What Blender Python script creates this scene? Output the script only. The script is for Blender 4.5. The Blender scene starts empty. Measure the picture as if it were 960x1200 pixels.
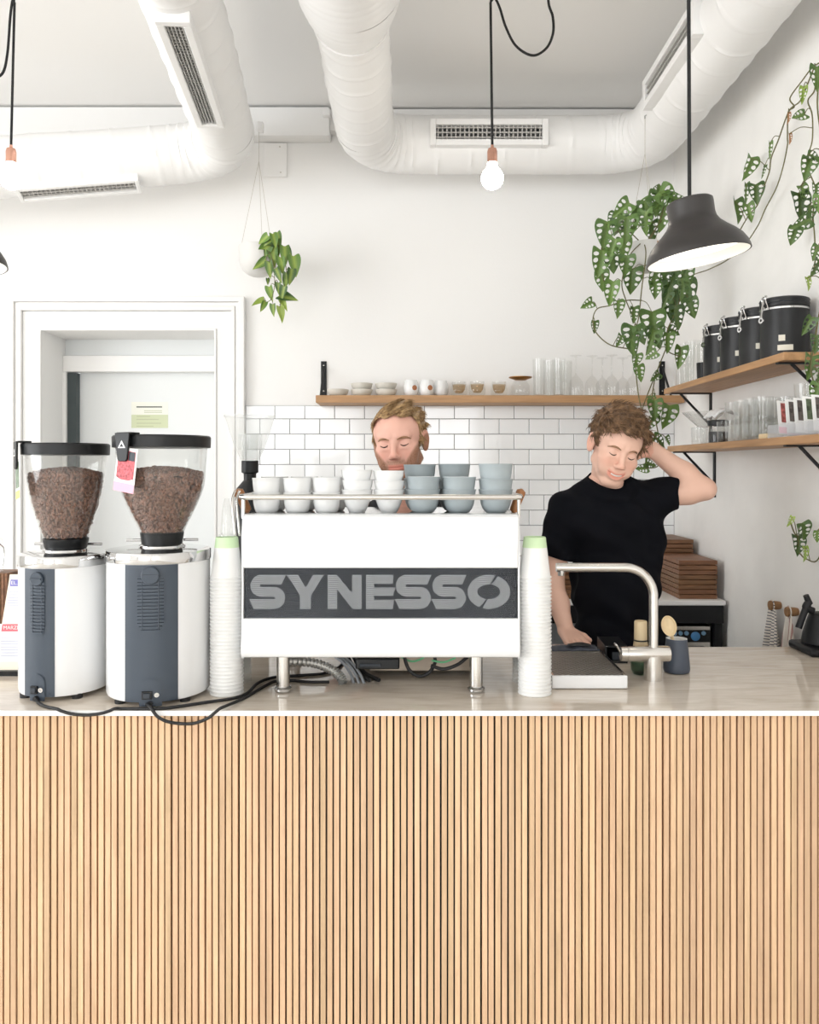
import bpy, math, random
import numpy as np
from mathutils import Vector, Matrix, Euler, noise
from mathutils.geometry import tessellate_polygon
SC = bpy.context.scene
COL = SC.collection
PI = math.pi
random.seed(7)
# ------------------------------------------------------------------ camera
F = 966.0; CX = 480.0; HY = 548.0; CAMZ = 1.6
cam = bpy.data.cameras.new('camera'); camo = bpy.data.objects.new('camera', cam); COL.objects.link(camo)
camo.location = (0, 0, CAMZ); camo.rotation_euler = (PI/2, 0, 0)
cam.sensor_fit = 'AUTO'; cam.sensor_width = 36.0; cam.lens = F/1200*36.0
cam.shift_y = -(600-HY)/1200; cam.clip_start = 0.02
SC.camera = camo
# ------------------------------------------------------------------ world, daylight, exposure
w = bpy.data.worlds.new('sky'); SC.world = w; w.use_nodes = True
bg = w.node_tree.nodes['Background']; bg.inputs[0].default_value = (0.93, 0.97, 1.0, 1); bg.inputs[1].default_value = 2.3
def area(name, loc, rot, sx, sy, power, col=(1, 1, 1)):
    l = bpy.data.lights.new(name, 'AREA'); l.shape = 'RECTANGLE'; l.size = sx; l.size_y = sy; l.energy = power; l.color = col
    o = bpy.data.objects.new(name, l); o.location = loc; o.rotation_euler = rot; COL.objects.link(o); return o
# daylight through the shop windows behind the camera (front wall) and in the left wall
area('daylight_shop_window_offscreen', (-3.1, -7.12, 1.75), (-PI/2, 0, PI), 4.2, 2.9, 140, (0.97, 0.985, 1.0))
area('daylight_shop_door_offscreen', (0.75, -7.12, 1.75), (-PI/2, 0, PI), 1.2, 2.9, 65, (0.97, 0.985, 1.0))
area('daylight_side_window_offscreen', (-6.12, -0.25, 1.85), (0, -PI/2, 0), 2.7, 4.5, 215, (0.97, 0.985, 1.0))
SC.view_settings.view_transform = 'Standard'; SC.view_settings.look = 'None'
SC.view_settings.exposure = -0.06; SC.view_settings.gamma = 1.0; SC.view_settings.use_curve_mapping = False
SC.cycles.max_bounces = 10; SC.cycles.diffuse_bounces = 6; SC.cycles.glossy_bounces = 4; SC.cycles.transparent_max_bounces = 32
SC.cycles.caustics_reflective = False; SC.cycles.caustics_refractive = False
SC.cycles.sample_clamp_indirect = 6.0

# ------------------------------------------------------------------ helpers
def P(px, py, d): return Vector(((px-CX)*d/F, d, CAMZ+(HY-py)*d/F))
def PX(px, py, X): return P(px, py, F*X/(px-CX))
def S(n, d): return n*d/F
def srgb(r, g, b):
    f = lambda c: (c/255/12.92) if c/255 <= 0.04045 else ((c/255+0.055)/1.055)**2.4
    return (f(r), f(g), f(b))

class MB:
    def __init__(s): s.v = []; s.f = []; s.m = []
    def add(s, verts, faces, mi=0):
        o = len(s.v); s.v += [tuple(x) for x in verts]
        s.f += [tuple(i+o for i in f) for f in faces]; s.m += [mi]*len(faces); return s
    def box(s, x0, x1, y0, y1, z0, z1, mi=0):
        v = [(x, y, z) for x in (x0, x1) for y in (y0, y1) for z in (z0, z1)]
        return s.add(v, [(0, 1, 3, 2), (4, 6, 7, 5), (0, 4, 5, 1), (2, 3, 7, 6), (0, 2, 6, 4), (1, 5, 7, 3)], mi)
    def obox(s, M, sx, sy, sz, mi=0):
        v = [M @ Vector((x*sx/2, y*sy/2, z*sz/2)) for x in (-1, 1) for y in (-1, 1) for z in (-1, 1)]
        return s.add(v, [(0, 1, 3, 2), (4, 6, 7, 5), (0, 4, 5, 1), (2, 3, 7, 6), (0, 2, 6, 4), (1, 5, 7, 3)], mi)
    def lathe(s, prof, seg=32, c=(0, 0, 0), M=None, mi=0, mis=None, cap0=True, cap1=True, sx=1, sy=1):
        c = Vector(c); n = len(prof); v = []
        for r, z in prof:
            for k in range(seg):
                a = 2*PI*k/seg; p = Vector((r*math.cos(a)*sx, r*math.sin(a)*sy, z))
                v.append((M @ p if M else p)+c)
        o = len(s.v); s.v += [tuple(x) for x in v]
        for i in range(n-1):
            for k in range(seg):
                k2 = (k+1) % seg
                s.f.append((o+i*seg+k, o+i*seg+k2, o+(i+1)*seg+k2, o+(i+1)*seg+k)); s.m.append(mis[i] if mis else mi)
        if cap0 and prof[0][0] > 1e-6: s.f.append(tuple(o+k for k in reversed(range(seg)))); s.m.append(mis[0] if mis else mi)
        if cap1 and prof[-1][0] > 1e-6: s.f.append(tuple(o+(n-1)*seg+k for k in range(seg))); s.m.append(mis[-1] if mis else mi)
        return s
    def tube(s, pts, r, seg=8, mi=0, caps=True):
        pts = [Vector(p) for p in pts]; n = len(pts)
        rs = r if isinstance(r, (list, tuple)) else [r]*n
        t = [((pts[min(i+1, n-1)]-pts[max(i-1, 0)])).normalized() for i in range(n)]
        u = t[0].orthogonal().normalized(); v = []
        for i in range(n):
            u = (u-t[i]*u.dot(t[i]))
            u = u.normalized() if u.length > 1e-6 else t[i].orthogonal().normalized()
            w_ = t[i].cross(u)
            for k in range(seg):
                a = 2*PI*k/seg; v.append(pts[i]+(u*math.cos(a)+w_*math.sin(a))*rs[i])
        f = [(i*seg+k, i*seg+(k+1) % seg, (i+1)*seg+(k+1) % seg, (i+1)*seg+k) for i in range(n-1) for k in range(seg)]
        if caps: f += [tuple(reversed(range(seg))), tuple((n-1)*seg+k for k in range(seg))]
        return s.add(v, f, mi)
    def prism(s, poly, d0, d1, fn, mi=0):
        """poly: 2D points (counter-clockwise seen from d1 side), fn(u, v, d) -> xyz"""
        n = len(poly); v = [fn(a, b, d0) for a, b in poly]+[fn(a, b, d1) for a, b in poly]
        f = [tuple(reversed(range(n))), tuple(range(n, 2*n))]+[(i, (i+1) % n, n+(i+1) % n, n+i) for i in range(n)]
        return s.add(v, f, mi)
    def grid(s, nx, ny, fn, mi=0):
        v = [fn(i/nx, j/ny) for j in range(ny+1) for i in range(nx+1)]
        f = [(j*(nx+1)+i, j*(nx+1)+i+1, (j+1)*(nx+1)+i+1, (j+1)*(nx+1)+i) for j in range(ny) for i in range(nx)]
        return s.add(v, f, mi)
    def mesh(s, name, mats, sharp=35, off=None):
        me = bpy.data.meshes.new(name)
        v = s.v
        if off is not None: v = [(a-off[0], b-off[1], c-off[2]) for a, b, c in v]
        me.from_pydata(v, [], s.f); 
        mats = mats if isinstance(mats, (list, tuple)) else [mats]
        for m in mats: me.materials.append(m)
        if len(mats) > 1: me.polygons.foreach_set('material_index', s.m)
        if sharp is not None:
            me.polygons.foreach_set('use_smooth', [True]*len(me.polygons)); me.set_sharp_from_angle(angle=math.radians(sharp))
        me.update(); return me

def base(o):
    b = Vector((0, 0, 0))
    while o is not None: b += o.location; o = o.parent
    return b
def link(name, me, parent=None, loc=None):
    o = bpy.data.objects.new(name, me); COL.objects.link(o)
    if parent is not None: o.parent = parent
    if loc is not None: o.location = loc
    return o
def part(name, mb, mats, parent=None, sharp=35, world=False, bevel=0, label=None, solid=0):
    me = mb.mesh(name, mats, sharp, base(parent) if (world and parent is not None) else None)
    o = link(name, me, parent)
    if solid:
        md = o.modifiers.new('solid', 'SOLIDIFY'); md.thickness = solid; md.offset = 0
    if bevel:
        md = o.modifiers.new('bevel', 'BEVEL'); md.width = bevel; md.segments = 2; md.limit_method = 'ANGLE'; md.angle_limit = math.radians(40)
        md.harden_normals = False
    if label: o['label'] = label
    return o
def tag(o, label, cat, group=None, kind=None):
    o['label'] = label; o['category'] = cat
    if group: o['group'] = group
    if kind: o['kind'] = kind
    return o
def thing(name, label, cat, loc=(0, 0, 0), rz=0, group=None):
    o = bpy.data.objects.new(name, None); COL.objects.link(o); o.location = loc; o.rotation_euler = (0, 0, rz)
    o.empty_display_size = 0.05
    return tag(o, label, cat, group)
def struct(name, mb, mats, parent=None, bevel=0, label=None, sharp=35):
    o = part(name, mb, mats, parent, bevel=bevel, sharp=sharp); o['kind'] = 'structure'
    if label: o['label'] = label
    return o
def dup(o, loc=None, rz=None, label=None, group=None):
    c = o.copy(); COL.objects.link(c)
    if loc is not None: c.location = loc
    if rz is not None: c.rotation_euler = (0, 0, rz)
    if label: c['label'] = label
    if group: c['group'] = group
    for ch in list(o.children):
        k = ch.copy(); COL.objects.link(k); k.parent = c
        for g in list(ch.children):
            q = g.copy(); COL.objects.link(q); q.parent = k
    return c
def thing_mesh(name, mb, mats, label, cat, loc=(0, 0, 0), rz=0, group=None, sharp=35, bevel=0, world=False):
    o = link(name, mb.mesh(name, mats, sharp, Vector(loc) if world else None), None, loc); o.rotation_euler = (0, 0, rz)
    if bevel:
        md = o.modifiers.new('bevel', 'BEVEL'); md.width = bevel; md.segments = 2; md.limit_method = 'ANGLE'
    return tag(o, label, cat, group)
def smooth_path(pts, n=6):
    """Catmull-Rom through points"""
    pts = [Vector(p) for p in pts]; out = []
    q = [pts[0]*2-pts[1]]+pts+[pts[-1]*2-pts[-2]]
    for i in range(1, len(q)-2):
        p0, p1, p2, p3 = q[i-1:i+3]
        for k in range(n):
            t = k/n
            out.append(0.5*((2*p1)+(p2-p0)*t+(2*p0-5*p1+4*p2-p3)*t*t+(3*p1-p0-3*p2+p3)*t**3))
    out.append(pts[-1]); return out

ORD = ['', 'first', 'second', 'third', 'fourth', 'fifth', 'sixth', 'seventh', 'eighth', 'ninth', 'tenth', 'eleventh', 'twelfth', 'thirteenth', 'fourteenth', 'fifteenth', 'sixteenth', 'seventeenth', 'eighteenth', 'nineteenth', 'twentieth']
ORD += ['twenty-'+o for o in ORD[1:10]]+['thirtieth']+['thirty-'+o for o in ORD[1:10]]
# ------------------------------------------------------------------ materials
def nmat(name):
    m = bpy.data.materials.new(name); m.use_nodes = True
    nt = m.node_tree; return m, nt, nt.nodes['Principled BSDF']
def mat(name, col, rough=0.5, metal=0.0, spec=0.5, bump=0, bscale=60, vary=0, vscale=8, emit=0, coat=0, stretch=None, rnd=0, sheen=0, sss=0):
    m, nt, b = nmat(name)
    b.inputs['Base Color'].default_value = (*col, 1); b.inputs['Roughness'].default_value = rough
    b.inputs['Metallic'].default_value = metal; b.inputs['Specular IOR Level'].default_value = spec
    if coat: b.inputs['Coat Weight'].default_value = coat; b.inputs['Coat Roughness'].default_value = 0.05
    if sheen: b.inputs['Sheen Weight'].default_value = sheen
    if sss: b.inputs['Subsurface Weight'].default_value = sss; b.inputs['Subsurface Radius'].default_value = (0.012, 0.005, 0.003); b.inputs['Subsurface Scale'].default_value = 1.0
    if emit: b.inputs['Emission Color'].default_value = (*col, 1); b.inputs['Emission Strength'].default_value = emit
    vec = None
    if bump or vary:
        tc = nt.nodes.new('ShaderNodeTexCoord'); mp = nt.nodes.new('ShaderNodeMapping'); nt.links.new(tc.outputs['Object'], mp.inputs[0])
        if stretch: mp.inputs['Scale'].default_value = stretch
        vec = mp.outputs[0]
    src = None
    if vary:
        n = nt.nodes.new('ShaderNodeTexNoise'); n.inputs['Scale'].default_value = vscale; n.inputs['Detail'].default_value = 5; nt.links.new(vec, n.inputs['Vector'])
        r = nt.nodes.new('ShaderNodeMapRange'); r.inputs['From Min'].default_value = 0.3; r.inputs['From Max'].default_value = 0.7
        r.inputs['To Min'].default_value = 1-vary; r.inputs['To Max'].default_value = 1+vary; nt.links.new(n.outputs['Fac'], r.inputs['Value'])
        src = r.outputs[0]
    if rnd:
        oi = nt.nodes.new('ShaderNodeObjectInfo'); r2 = nt.nodes.new('ShaderNodeMapRange')
        r2.inputs['To Min'].default_value = 1-rnd; r2.inputs['To Max'].default_value = 1+rnd; nt.links.new(oi.outputs['Random'], r2.inputs['Value'])
        if src is None: src = r2.outputs[0]
        else:
            mu = nt.nodes.new('ShaderNodeMath'); mu.operation = 'MULTIPLY'; nt.links.new(src, mu.inputs[0]); nt.links.new(r2.outputs[0], mu.inputs[1]); src = mu.outputs[0]
    if src is not None:
        h = nt.nodes.new('ShaderNodeHueSaturation'); h.inputs['Color'].default_value = (*col, 1); nt.links.new(src, h.inputs['Value']); nt.links.new(h.outputs[0], b.inputs['Base Color'])
    if bump:
        n = nt.nodes.new('ShaderNodeTexNoise'); n.inputs['Scale'].default_value = bscale; n.inputs['Detail'].default_value = 4; nt.links.new(vec, n.inputs['Vector'])
        bp = nt.nodes.new('ShaderNodeBump'); bp.inputs['Strength'].default_value = bump; bp.inputs['Distance'].default_value = 0.01
        nt.links.new(n.outputs['Fac'], bp.inputs['Height']); nt.links.new(bp.outputs[0], b.inputs['Normal'])
    return m
def glassmat(name, tint=(0.975, 0.978, 0.975), ior=1.45, rough=0.02, body=0.0):
    m = bpy.data.materials.new(name); m.use_nodes = True; nt = m.node_tree; nt.nodes.clear()
    out = nt.nodes.new('ShaderNodeOutputMaterial'); tr = nt.nodes.new('ShaderNodeBsdfTransparent'); tr.inputs[0].default_value = (*tint, 1)
    gl = nt.nodes.new('ShaderNodeBsdfGlossy'); gl.inputs['Roughness'].default_value = rough; gl.inputs[0].default_value = (0.95, 0.95, 0.95, 1)
    lw = nt.nodes.new('ShaderNodeLayerWeight'); lw.inputs[0].default_value = 0.5
    pw_ = nt.nodes.new('ShaderNodeMath'); pw_.operation = 'POWER'; nt.links.new(lw.outputs['Facing'], pw_.inputs[0]); pw_.inputs[1].default_value = 3.5
    fr = nt.nodes.new('ShaderNodeMath'); fr.operation = 'MULTIPLY_ADD'; nt.links.new(pw_.outputs[0], fr.inputs[0]); fr.inputs[1].default_value = (ior-1)*1.25; fr.inputs[2].default_value = ((ior-1)/(ior+1))**2
    mx = nt.nodes.new('ShaderNodeMixShader'); nt.links.new(fr.outputs[0], mx.inputs[0]); nt.links.new(tr.outputs[0], mx.inputs[1]); nt.links.new(gl.outputs[0], mx.inputs[2])
    last = mx.outputs[0]
    if body:
        df = nt.nodes.new('ShaderNodeBsdfDiffuse'); df.inputs[0].default_value = (0.9, 0.92, 0.92, 1)
        m2 = nt.nodes.new('ShaderNodeMixShader'); m2.inputs[0].default_value = body; nt.links.new(last, m2.inputs[1]); nt.links.new(df.outputs[0], m2.inputs[2]); last = m2.outputs[0]
    nt.links.new(last, out.inputs[0]); return m
def woodmat(name, col, rough=0.5, vary=0.25, stretch=(1, 12, 12), scale=5, rnd=0.0, sat=0, dark=0.55):
    m, nt, b = nmat(name); b.inputs['Roughness'].default_value = rough
    tc = nt.nodes.new('ShaderNodeTexCoord'); mp = nt.nodes.new('ShaderNodeMapping'); mp.inputs['Scale'].default_value = stretch
    oi = nt.nodes.new('ShaderNodeObjectInfo'); va = nt.nodes.new('ShaderNodeVectorMath'); va.operation = 'SCALE'; va.inputs[0].default_value = (31, 17, 23)
    nt.links.new(oi.outputs['Random'], va.inputs['Scale']); ad = nt.nodes.new('ShaderNodeVectorMath'); ad.operation = 'ADD'
    nt.links.new(tc.outputs['Object'], ad.inputs[0]); nt.links.new(va.outputs[0], ad.inputs[1]); nt.links.new(ad.outputs[0], mp.inputs[0])
    n = nt.nodes.new('ShaderNodeTexNoise'); n.inputs['Scale'].default_value = scale; n.inputs['Detail'].default_value = 6; n.inputs['Distortion'].default_value = 0.6
    nt.links.new(mp.outputs[0], n.inputs['Vector'])
    cr = nt.nodes.new('ShaderNodeValToRGB'); cr.color_ramp.elements[0].position = 0.3; cr.color_ramp.elements[1].position = 0.72
    cr.color_ramp.elements[0].color = (col[0]*(1-vary), col[1]*(1-vary*1.1), col[2]*(1-vary*1.25), 1)
    cr.color_ramp.elements[1].color = (min(1, col[0]*(1+vary*.45)), min(1, col[1]*(1+vary*.45)), min(1, col[2]*(1+vary*.45)), 1)
    nt.links.new(n.outputs['Fac'], cr.inputs[0])
    h = nt.nodes.new('ShaderNodeHueSaturation'); nt.links.new(cr.outputs[0], h.inputs['Color'])
    if rnd:
        r2 = nt.nodes.new('ShaderNodeMapRange'); r2.inputs['To Min'].default_value = 1-rnd; r2.inputs['To Max'].default_value = 1+rnd*0.7
        nt.links.new(oi.outputs['Random'], r2.inputs['Value']); nt.links.new(r2.outputs[0], h.inputs['Value'])
        wn = nt.nodes.new('ShaderNodeTexWhiteNoise'); wn.noise_dimensions = '1D'; nt.links.new(oi.outputs['Random'], wn.inputs['W'])
        r3 = nt.nodes.new('ShaderNodeMapRange'); r3.inputs['To Min'].default_value = 0.494; r3.inputs['To Max'].default_value = 0.504
        nt.links.new(wn.outputs['Value'], r3.inputs['Value']); nt.links.new(r3.outputs[0], h.inputs['Hue'])
    nt.links.new(h.outputs[0], b.inputs['Base Color'])
    bp = nt.nodes.new('ShaderNodeBump'); bp.inputs['Strength'].default_value = 0.12; bp.inputs['Distance'].default_value = 0.004
    nt.links.new(n.outputs['Fac'], bp.inputs['Height']); nt.links.new(bp.outputs[0], b.inputs['Normal'])
    return m
M = {}
M['wall'] = mat('wall_white_paint', (0.87, 0.865, 0.855), 0.85, bump=0.05, bscale=90)
M['plaster'] = mat('wall_plaster', (0.87, 0.86, 0.84), 0.85, bump=0.12, bscale=22, vary=0.035, vscale=5)
M['ceiling'] = mat('ceiling_paint', (0.87, 0.865, 0.855), 0.9)
M['trimw'] = mat('trim_white', (0.85, 0.845, 0.835), 0.45)
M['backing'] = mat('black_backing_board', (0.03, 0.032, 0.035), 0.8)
M['doorgrey'] = mat('door_frame_grey', (0.045, 0.06, 0.062), 0.5)
M['doorleaf'] = mat('door_leaf', (0.76, 0.78, 0.78), 0.4)
M['floor'] = woodmat('floor_boards', srgb(226, 221, 214), 0.5)
M['tile'] = mat('glazed_tile', (0.89, 0.90, 0.905), 0.08, coat=0.3, bump=0.02, bscale=8, rnd=0.02)
M['grout'] = mat('grout', (0.22, 0.225, 0.235), 0.9)
M['duct'] = mat('duct_white_foil', (0.87, 0.868, 0.865), 0.42, bump=0.10, bscale=14)
M['black'] = mat('black_plastic', (0.008, 0.009, 0.010), 0.42, spec=0.35)
M['blackmetal'] = mat('black_powder_coat', (0.009, 0.0095, 0.011), 0.45, spec=0.3, bump=0.03, bscale=300)
M['rubber'] = mat('black_rubber', (0.01, 0.01, 0.011), 0.55)
M['steel'] = mat('brushed_steel', (0.70, 0.68, 0.65), 0.22, 1.0, bump=0.03, bscale=60, stretch=(1, 1, 30))
M['chrome'] = mat('polished_steel', (0.62, 0.62, 0.62), 0.08, 1.0)
M['white'] = mat('white_enamel', (0.80, 0.81, 0.82), 0.22, coat=0.4)
M['gwhite'] = mat('white_gloss_shell', (0.80, 0.81, 0.82), 0.25, coat=0.3)
M['whitemat'] = mat('white_satin', (0.80, 0.81, 0.82), 0.35)
M['oak'] = woodmat('oak_shelf', srgb(184, 142, 100), 0.5, 0.24, (14, 1.2, 14), 3)
M['oakx'] = woodmat('oak_shelf_along', srgb(184, 142, 100), 0.5, 0.24, (1.2, 14, 14), 3)
M['slat'] = woodmat('oak_slat', srgb(221, 188, 152), 0.6, 0.17, (30, 30, 2.0), 2.2, rnd=0.11)
M['walnut'] = woodmat('walnut_board', srgb(126, 88, 58), 0.5, 0.45, (2, 14, 14), 4, rnd=0.1)
M['woodhandle'] = woodmat('handle_wood', srgb(176, 118, 70), 0.4, 0.35, (14, 14, 3), 5)
M['cork'] = woodmat('peg_wood', srgb(150, 112, 76), 0.6, 0.3, (3, 14, 14), 6)
M['bamboo'] = woodmat('bamboo', srgb(228, 206, 166), 0.5, 0.12, (20, 20, 2), 4)
M['copper'] = mat('copper', srgb(224, 172, 152), 0.2, 1.0)
M['brass'] = mat('brass_lid', srgb(170, 125, 70), 0.35, 0.9)
M['glass'] = glassmat('clear_glass')
M['glassthick'] = glassmat('pressed_glass', (0.955, 0.958, 0.955), 1.5, 0.04)
M['plastic'] = glassmat('clear_plastic', (0.95, 0.955, 0.95), 1.45, 0.08, 0.16)
M['hopper'] = glassmat('hopper_plastic', (0.965, 0.965, 0.96), 1.42, 0.03, 0.02)
M['bean'] = mat('roasted_bean', srgb(128, 88, 68), 0.34, vary=0.4, vscale=90, spec=0.6)
M['beancore'] = mat('bean_core', srgb(128, 88, 68), 0.6)
M['paper'] = mat('paper_white', (0.88, 0.88, 0.87), 0.7)
M['pcup'] = mat('paper_cup_white', (0.82, 0.82, 0.81), 0.55)
M['pgreen'] = mat('paper_cup_green', srgb(202, 226, 184), 0.55)
M['ceramicw'] = mat('ceramic_white', (0.82, 0.83, 0.83), 0.18, coat=0.3)
M['ceramicg'] = mat('ceramic_bluegrey', srgb(164, 174, 178), 0.45)
M['ceramicin'] = mat('ceramic_inside', (0.86, 0.87, 0.87), 0.2)
M['stonebowl'] = mat('stoneware_pale', srgb(214, 211, 202), 0.5)
M['pot'] = mat('pot_white', (0.70, 0.69, 0.67), 0.45)
M['string'] = mat('string', (0.55, 0.52, 0.47), 0.8)
M['slate'] = mat('grinder_slate', srgb(56, 66, 78), 0.42, spec=0.5)
M['slatedk'] = mat('grinder_slate_dark', srgb(38, 45, 54), 0.5)
M['pitcher'] = mat('pitcher_blue', srgb(70, 77, 90), 0.5)
M['shade'] = mat('lamp_shade', srgb(47, 44, 43), 0.42, spec=0.5)
M['shadein'] = mat('lamp_inside', (0.9, 0.89, 0.85), 0.5)
M['soil'] = mat('soil', (0.05, 0.035, 0.025), 0.9)
# ------------------------------------------------------------------ room shell
DB = 4.6; XR = 1.476; CEIL = 3.58; XL = -6.0; YF = -7.0
mb = MB().box(XL-.2, XR+.2, YF-.2, DB+.6, -0.1, 0); struct('floor', mb, M['floor'])
mb = MB().box(XL-.2, XR+.2, YF-.2, DB+.3, CEIL, CEIL+.15); struct('ceiling', mb, M['ceiling'])
# back wall with the doorway
DX0 = (50-CX)*DB/F; DX1 = (252-CX)*DB/F; DZ = P(0, 388, DB).z
mb = MB().box(XL-.2, DX0, DB, DB+.3, 0, CEIL).box(DX1, XR+.2, DB, DB+.3, 0, CEIL).box(DX0, DX1, DB, DB+.3, DZ, CEIL)
wall_back = struct('wall_back', mb, M['wall'])
mb = MB().box(XR, XR+.2, YF-.2, DB, 0, CEIL); wall_right = struct('wall_right', mb, M['plaster'])
# left wall with window opening, front wall with two openings
def holed_wall(axis, c0, c1, a0, a1, holes):
    mb = MB()
    def bx(u0, u1, z0, z1):
        if axis == 'x': mb.box(c0, c1, u0, u1, z0, z1)
        else: mb.box(u0, u1, c0, c1, z0, z1)
    u = a0
    for h0, h1, z0, z1 in holes:
        bx(u, h0, 0, CEIL); bx(h0, h1, 0, z0); bx(h0, h1, z1, CEIL); u = h1
    bx(u, a1, 0, CEIL); return mb
struct('wall_left', holed_wall('x', XL-.2, XL, YF, DB, [(-2.5, 2.0, 0.5, 3.2)]), M['wall'])
struct('wall_front', holed_wall('y', YF-.2, YF, XL, XR, [(-5.2, -1.0, 0.25, 3.2), (0.15, 1.36, 0.25, 3.2)]), M['wall'])
def win(name, axis, c, u0, u1, z0, z1, nu):
    mb = MB(); t = .05
    def bx(a, b, e, f):
        if axis == 'x': mb.box(c-.03, c+.03, a, b, e, f)
        else: mb.box(a, b, c-.03, c+.03, e, f)
    bx(u0, u0+t, z0, z1); bx(u1-t, u1, z0, z1); bx(u0+t, u1-t, z0, z0+t); bx(u0+t, u1-t, z1-t, z1)
    for k in range(1, nu):
        u = u0+(u1-u0)*k/nu; bx(u-.025, u+.025, z0+t, z1-t)
    bx(u0+t, u1-t, z1-.65, z1-.6)
    struct(name, mb, M['trimw'])
win('window_1', 'y', YF-.08, -5.2, -1.0, .25, 3.2, 3); win('window_2', 'y', YF-.08, .15, 1.36, .25, 3.2, 2); win('window_3', 'x', XL-.08, -2.5, 2.0, .5, 3.2, 3)
# door recess, casing, leaf
RD = 4.885
mb = MB().box(DX0-.2, DX0, DB+.3, RD+.3, 0, DZ+.2).box(DX1, DX1+.2, DB+.3, RD+.3, 0, DZ+.2).box(DX0, DX1, DB+.3, RD+.3, DZ, DZ+.2)
struct('trim_1', mb, M['trimw'], label='white reveal lining the deep doorway')
# casing: stepped mouldings, each a piece
cas = bpy.data.objects.new('trim_2', None); COL.objects.link(cas); cas['kind'] = 'structure'; cas['label'] = 'stepped white moulding framing the doorway'
def frame_piece(name, xo0, xo1, yo, xi0, xi1, yi, dep):
    a0, a1, za = (xo0-CX)*DB/F, (xo1-CX)*DB/F, P(0, yo, DB).z
    b0, b1, zb = (xi0-CX)*DB/F, (xi1-CX)*DB/F, P(0, yi, DB).z
    mb = MB()
    poly = [(a0, 0), (b0, 0), (b0, zb), (b1, zb), (b1, 0), (a1, 0), (a1, za), (a0, za)]
    v = [(x, DB-dep, z) for x, z in poly]+[(x, DB+.001, z) for x, z in poly]
    f = [(0, 1, 2, 7), (2, 3, 6, 7), (3, 4, 5, 6)]+[tuple(8+i for i in reversed(q)) for q in ((0, 1, 2, 7), (2, 3, 6, 7), (3, 4, 5, 6))]
    f += [((i+1) % 8, i, 8+i, 8+(i+1) % 8) for i in range(8)]
    mb.add(v, f); part(name, mb, M['trimw'], cas, bevel=.003)
frame_piece('moulding', 13, 288, 349, 20, 281, 355, .045)
frame_piece('moulding', 20.2, 280.8, 355.2, 24, 277, 360, .03)
frame_piece('moulding', 24.2, 276.8, 360.2, 28, 273, 365, .038)
frame_piece('moulding', 28.2, 272.8, 365.2, 47, 255, 386, .018)
frame_piece('moulding', 47.2, 254.8, 386.2, 49.8, 252.2, 388, .024)
dr = bpy.data.objects.new('door_1', None); COL.objects.link(dr); dr['kind'] = 'structure'; dr['label'] = 'pale grey inner door behind the doorway reveal'
def pbox(mb, x0, x1, y0, y1, d0, d1):
    a = P(x0, y1, d0); b = P(x1, y0, d0); mb.box(a.x, b.x, d0, d1, a.z, b.z); return mb
zt = P(0, 417, RD).z; zb = P(0, 436, RD).z
part('transom_panel', MB().box(DX0, DX1, RD+.02, RD+.06, zt, DZ), M['doorleaf'], dr)
part('head_rail', MB().box(DX0, DX1, RD-.02, RD+.06, zb, zt), M['trimw'], dr, bevel=.004)
x79 = (79-CX)*RD/F; x88 = (89-CX)*RD/F
part('jamb', MB().box(DX0, x79, RD-.02, RD+.06, 0, zb), M['trimw'], dr)
part('dark_jamb', MB().box(x79, x88, RD+.0, RD+.06, 0, zb-.004), M['doorgrey'], dr, label='dark grey jamb strip')
part('door_leaf', MB().box(x88, DX1, RD+.061, RD+.10, 0, zb+.02), M['doorleaf'], dr)
# notice on the door
M['notegreen'] = mat('notice_green', srgb(205, 212, 178), 0.7); M['noteline'] = mat('notice_ink', srgb(90, 92, 88), 0.7); M['notefaint'] = mat('notice_faint_ink', srgb(186, 192, 160), 0.7)
M['notewhite'] = mat('notice_paper', srgb(236, 236, 226), 0.7)
NY = RD+.0605
c = P(175, 487, NY); nt_ = thing('door_notice', 'half white half pale green paper notice taped to the inner door', 'notice', (c.x, NY, c.z-.07))
def npart(name, x0, x1, y0, y1, m, dy):
    mb = MB(); a = P(x0, y1, NY); b = P(x1, y0, NY); mb.box(a.x, b.x, NY-dy, NY-dy+.0012, a.z, b.z); part(name, mb, m, nt_, world=True)
npart('paper', 154, 197, 471, 486.5, M['notewhite'], .0005); npart('green_field', 154, 197, 486, 501.5, M['notegreen'], .0006)
npart('heading_line', 160, 190, 476.2, 477.6, M['noteline'], .0014)
for y, x1 in ((481, 190), (483, 190)): npart('text_line', 169, x1, y, y+.7, M['notefaint'], .0014)
for y, x1 in ((487.5, 176), (491, 186), (495.5, 189), (499, 180)): npart('text_line', 160, x1, y, y+1.0, M['notefaint'], .0016)
# ledge below the ceiling, shadow gap, wall plate
z158 = P(0, 159, 4.5).z
struct('trim_3', MB().box(XL, (386-CX)*4.5/F, 4.5, DB, z158, CEIL-.010), M['trimw'], bevel=.004, label='white boxed ledge under the ceiling edge')
struct('trim_4', MB().box((386-CX)*4.5/F, XR, 4.53, DB, P(0, 150, 4.5).z, CEIL-.010), M['wall'], label='flush white beam end under the ceiling')
a = P(309, 207, 4.58); b = P(336, 167, 4.58)
wp = thing('wall_plate', 'small square white cover plate screwed high on the back wall', 'plate', ((a.x+b.x)/2, 4.6, a.z))
part('plate', MB().box(a.x, b.x, 4.585, 4.6, a.z, b.z), M['wall'], wp, world=True, bevel=.002)
for px, py in ((328, 172), (329, 202)):
    c = P(px, py, 4.584); part('screw', MB().lathe([(.004, 0), (.004, .004), (0, .005)], 10, (c.x, 4.586, c.z), Matrix.Rotation(PI/2, 4, 'X')), M['string'], wp, world=True)
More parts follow.
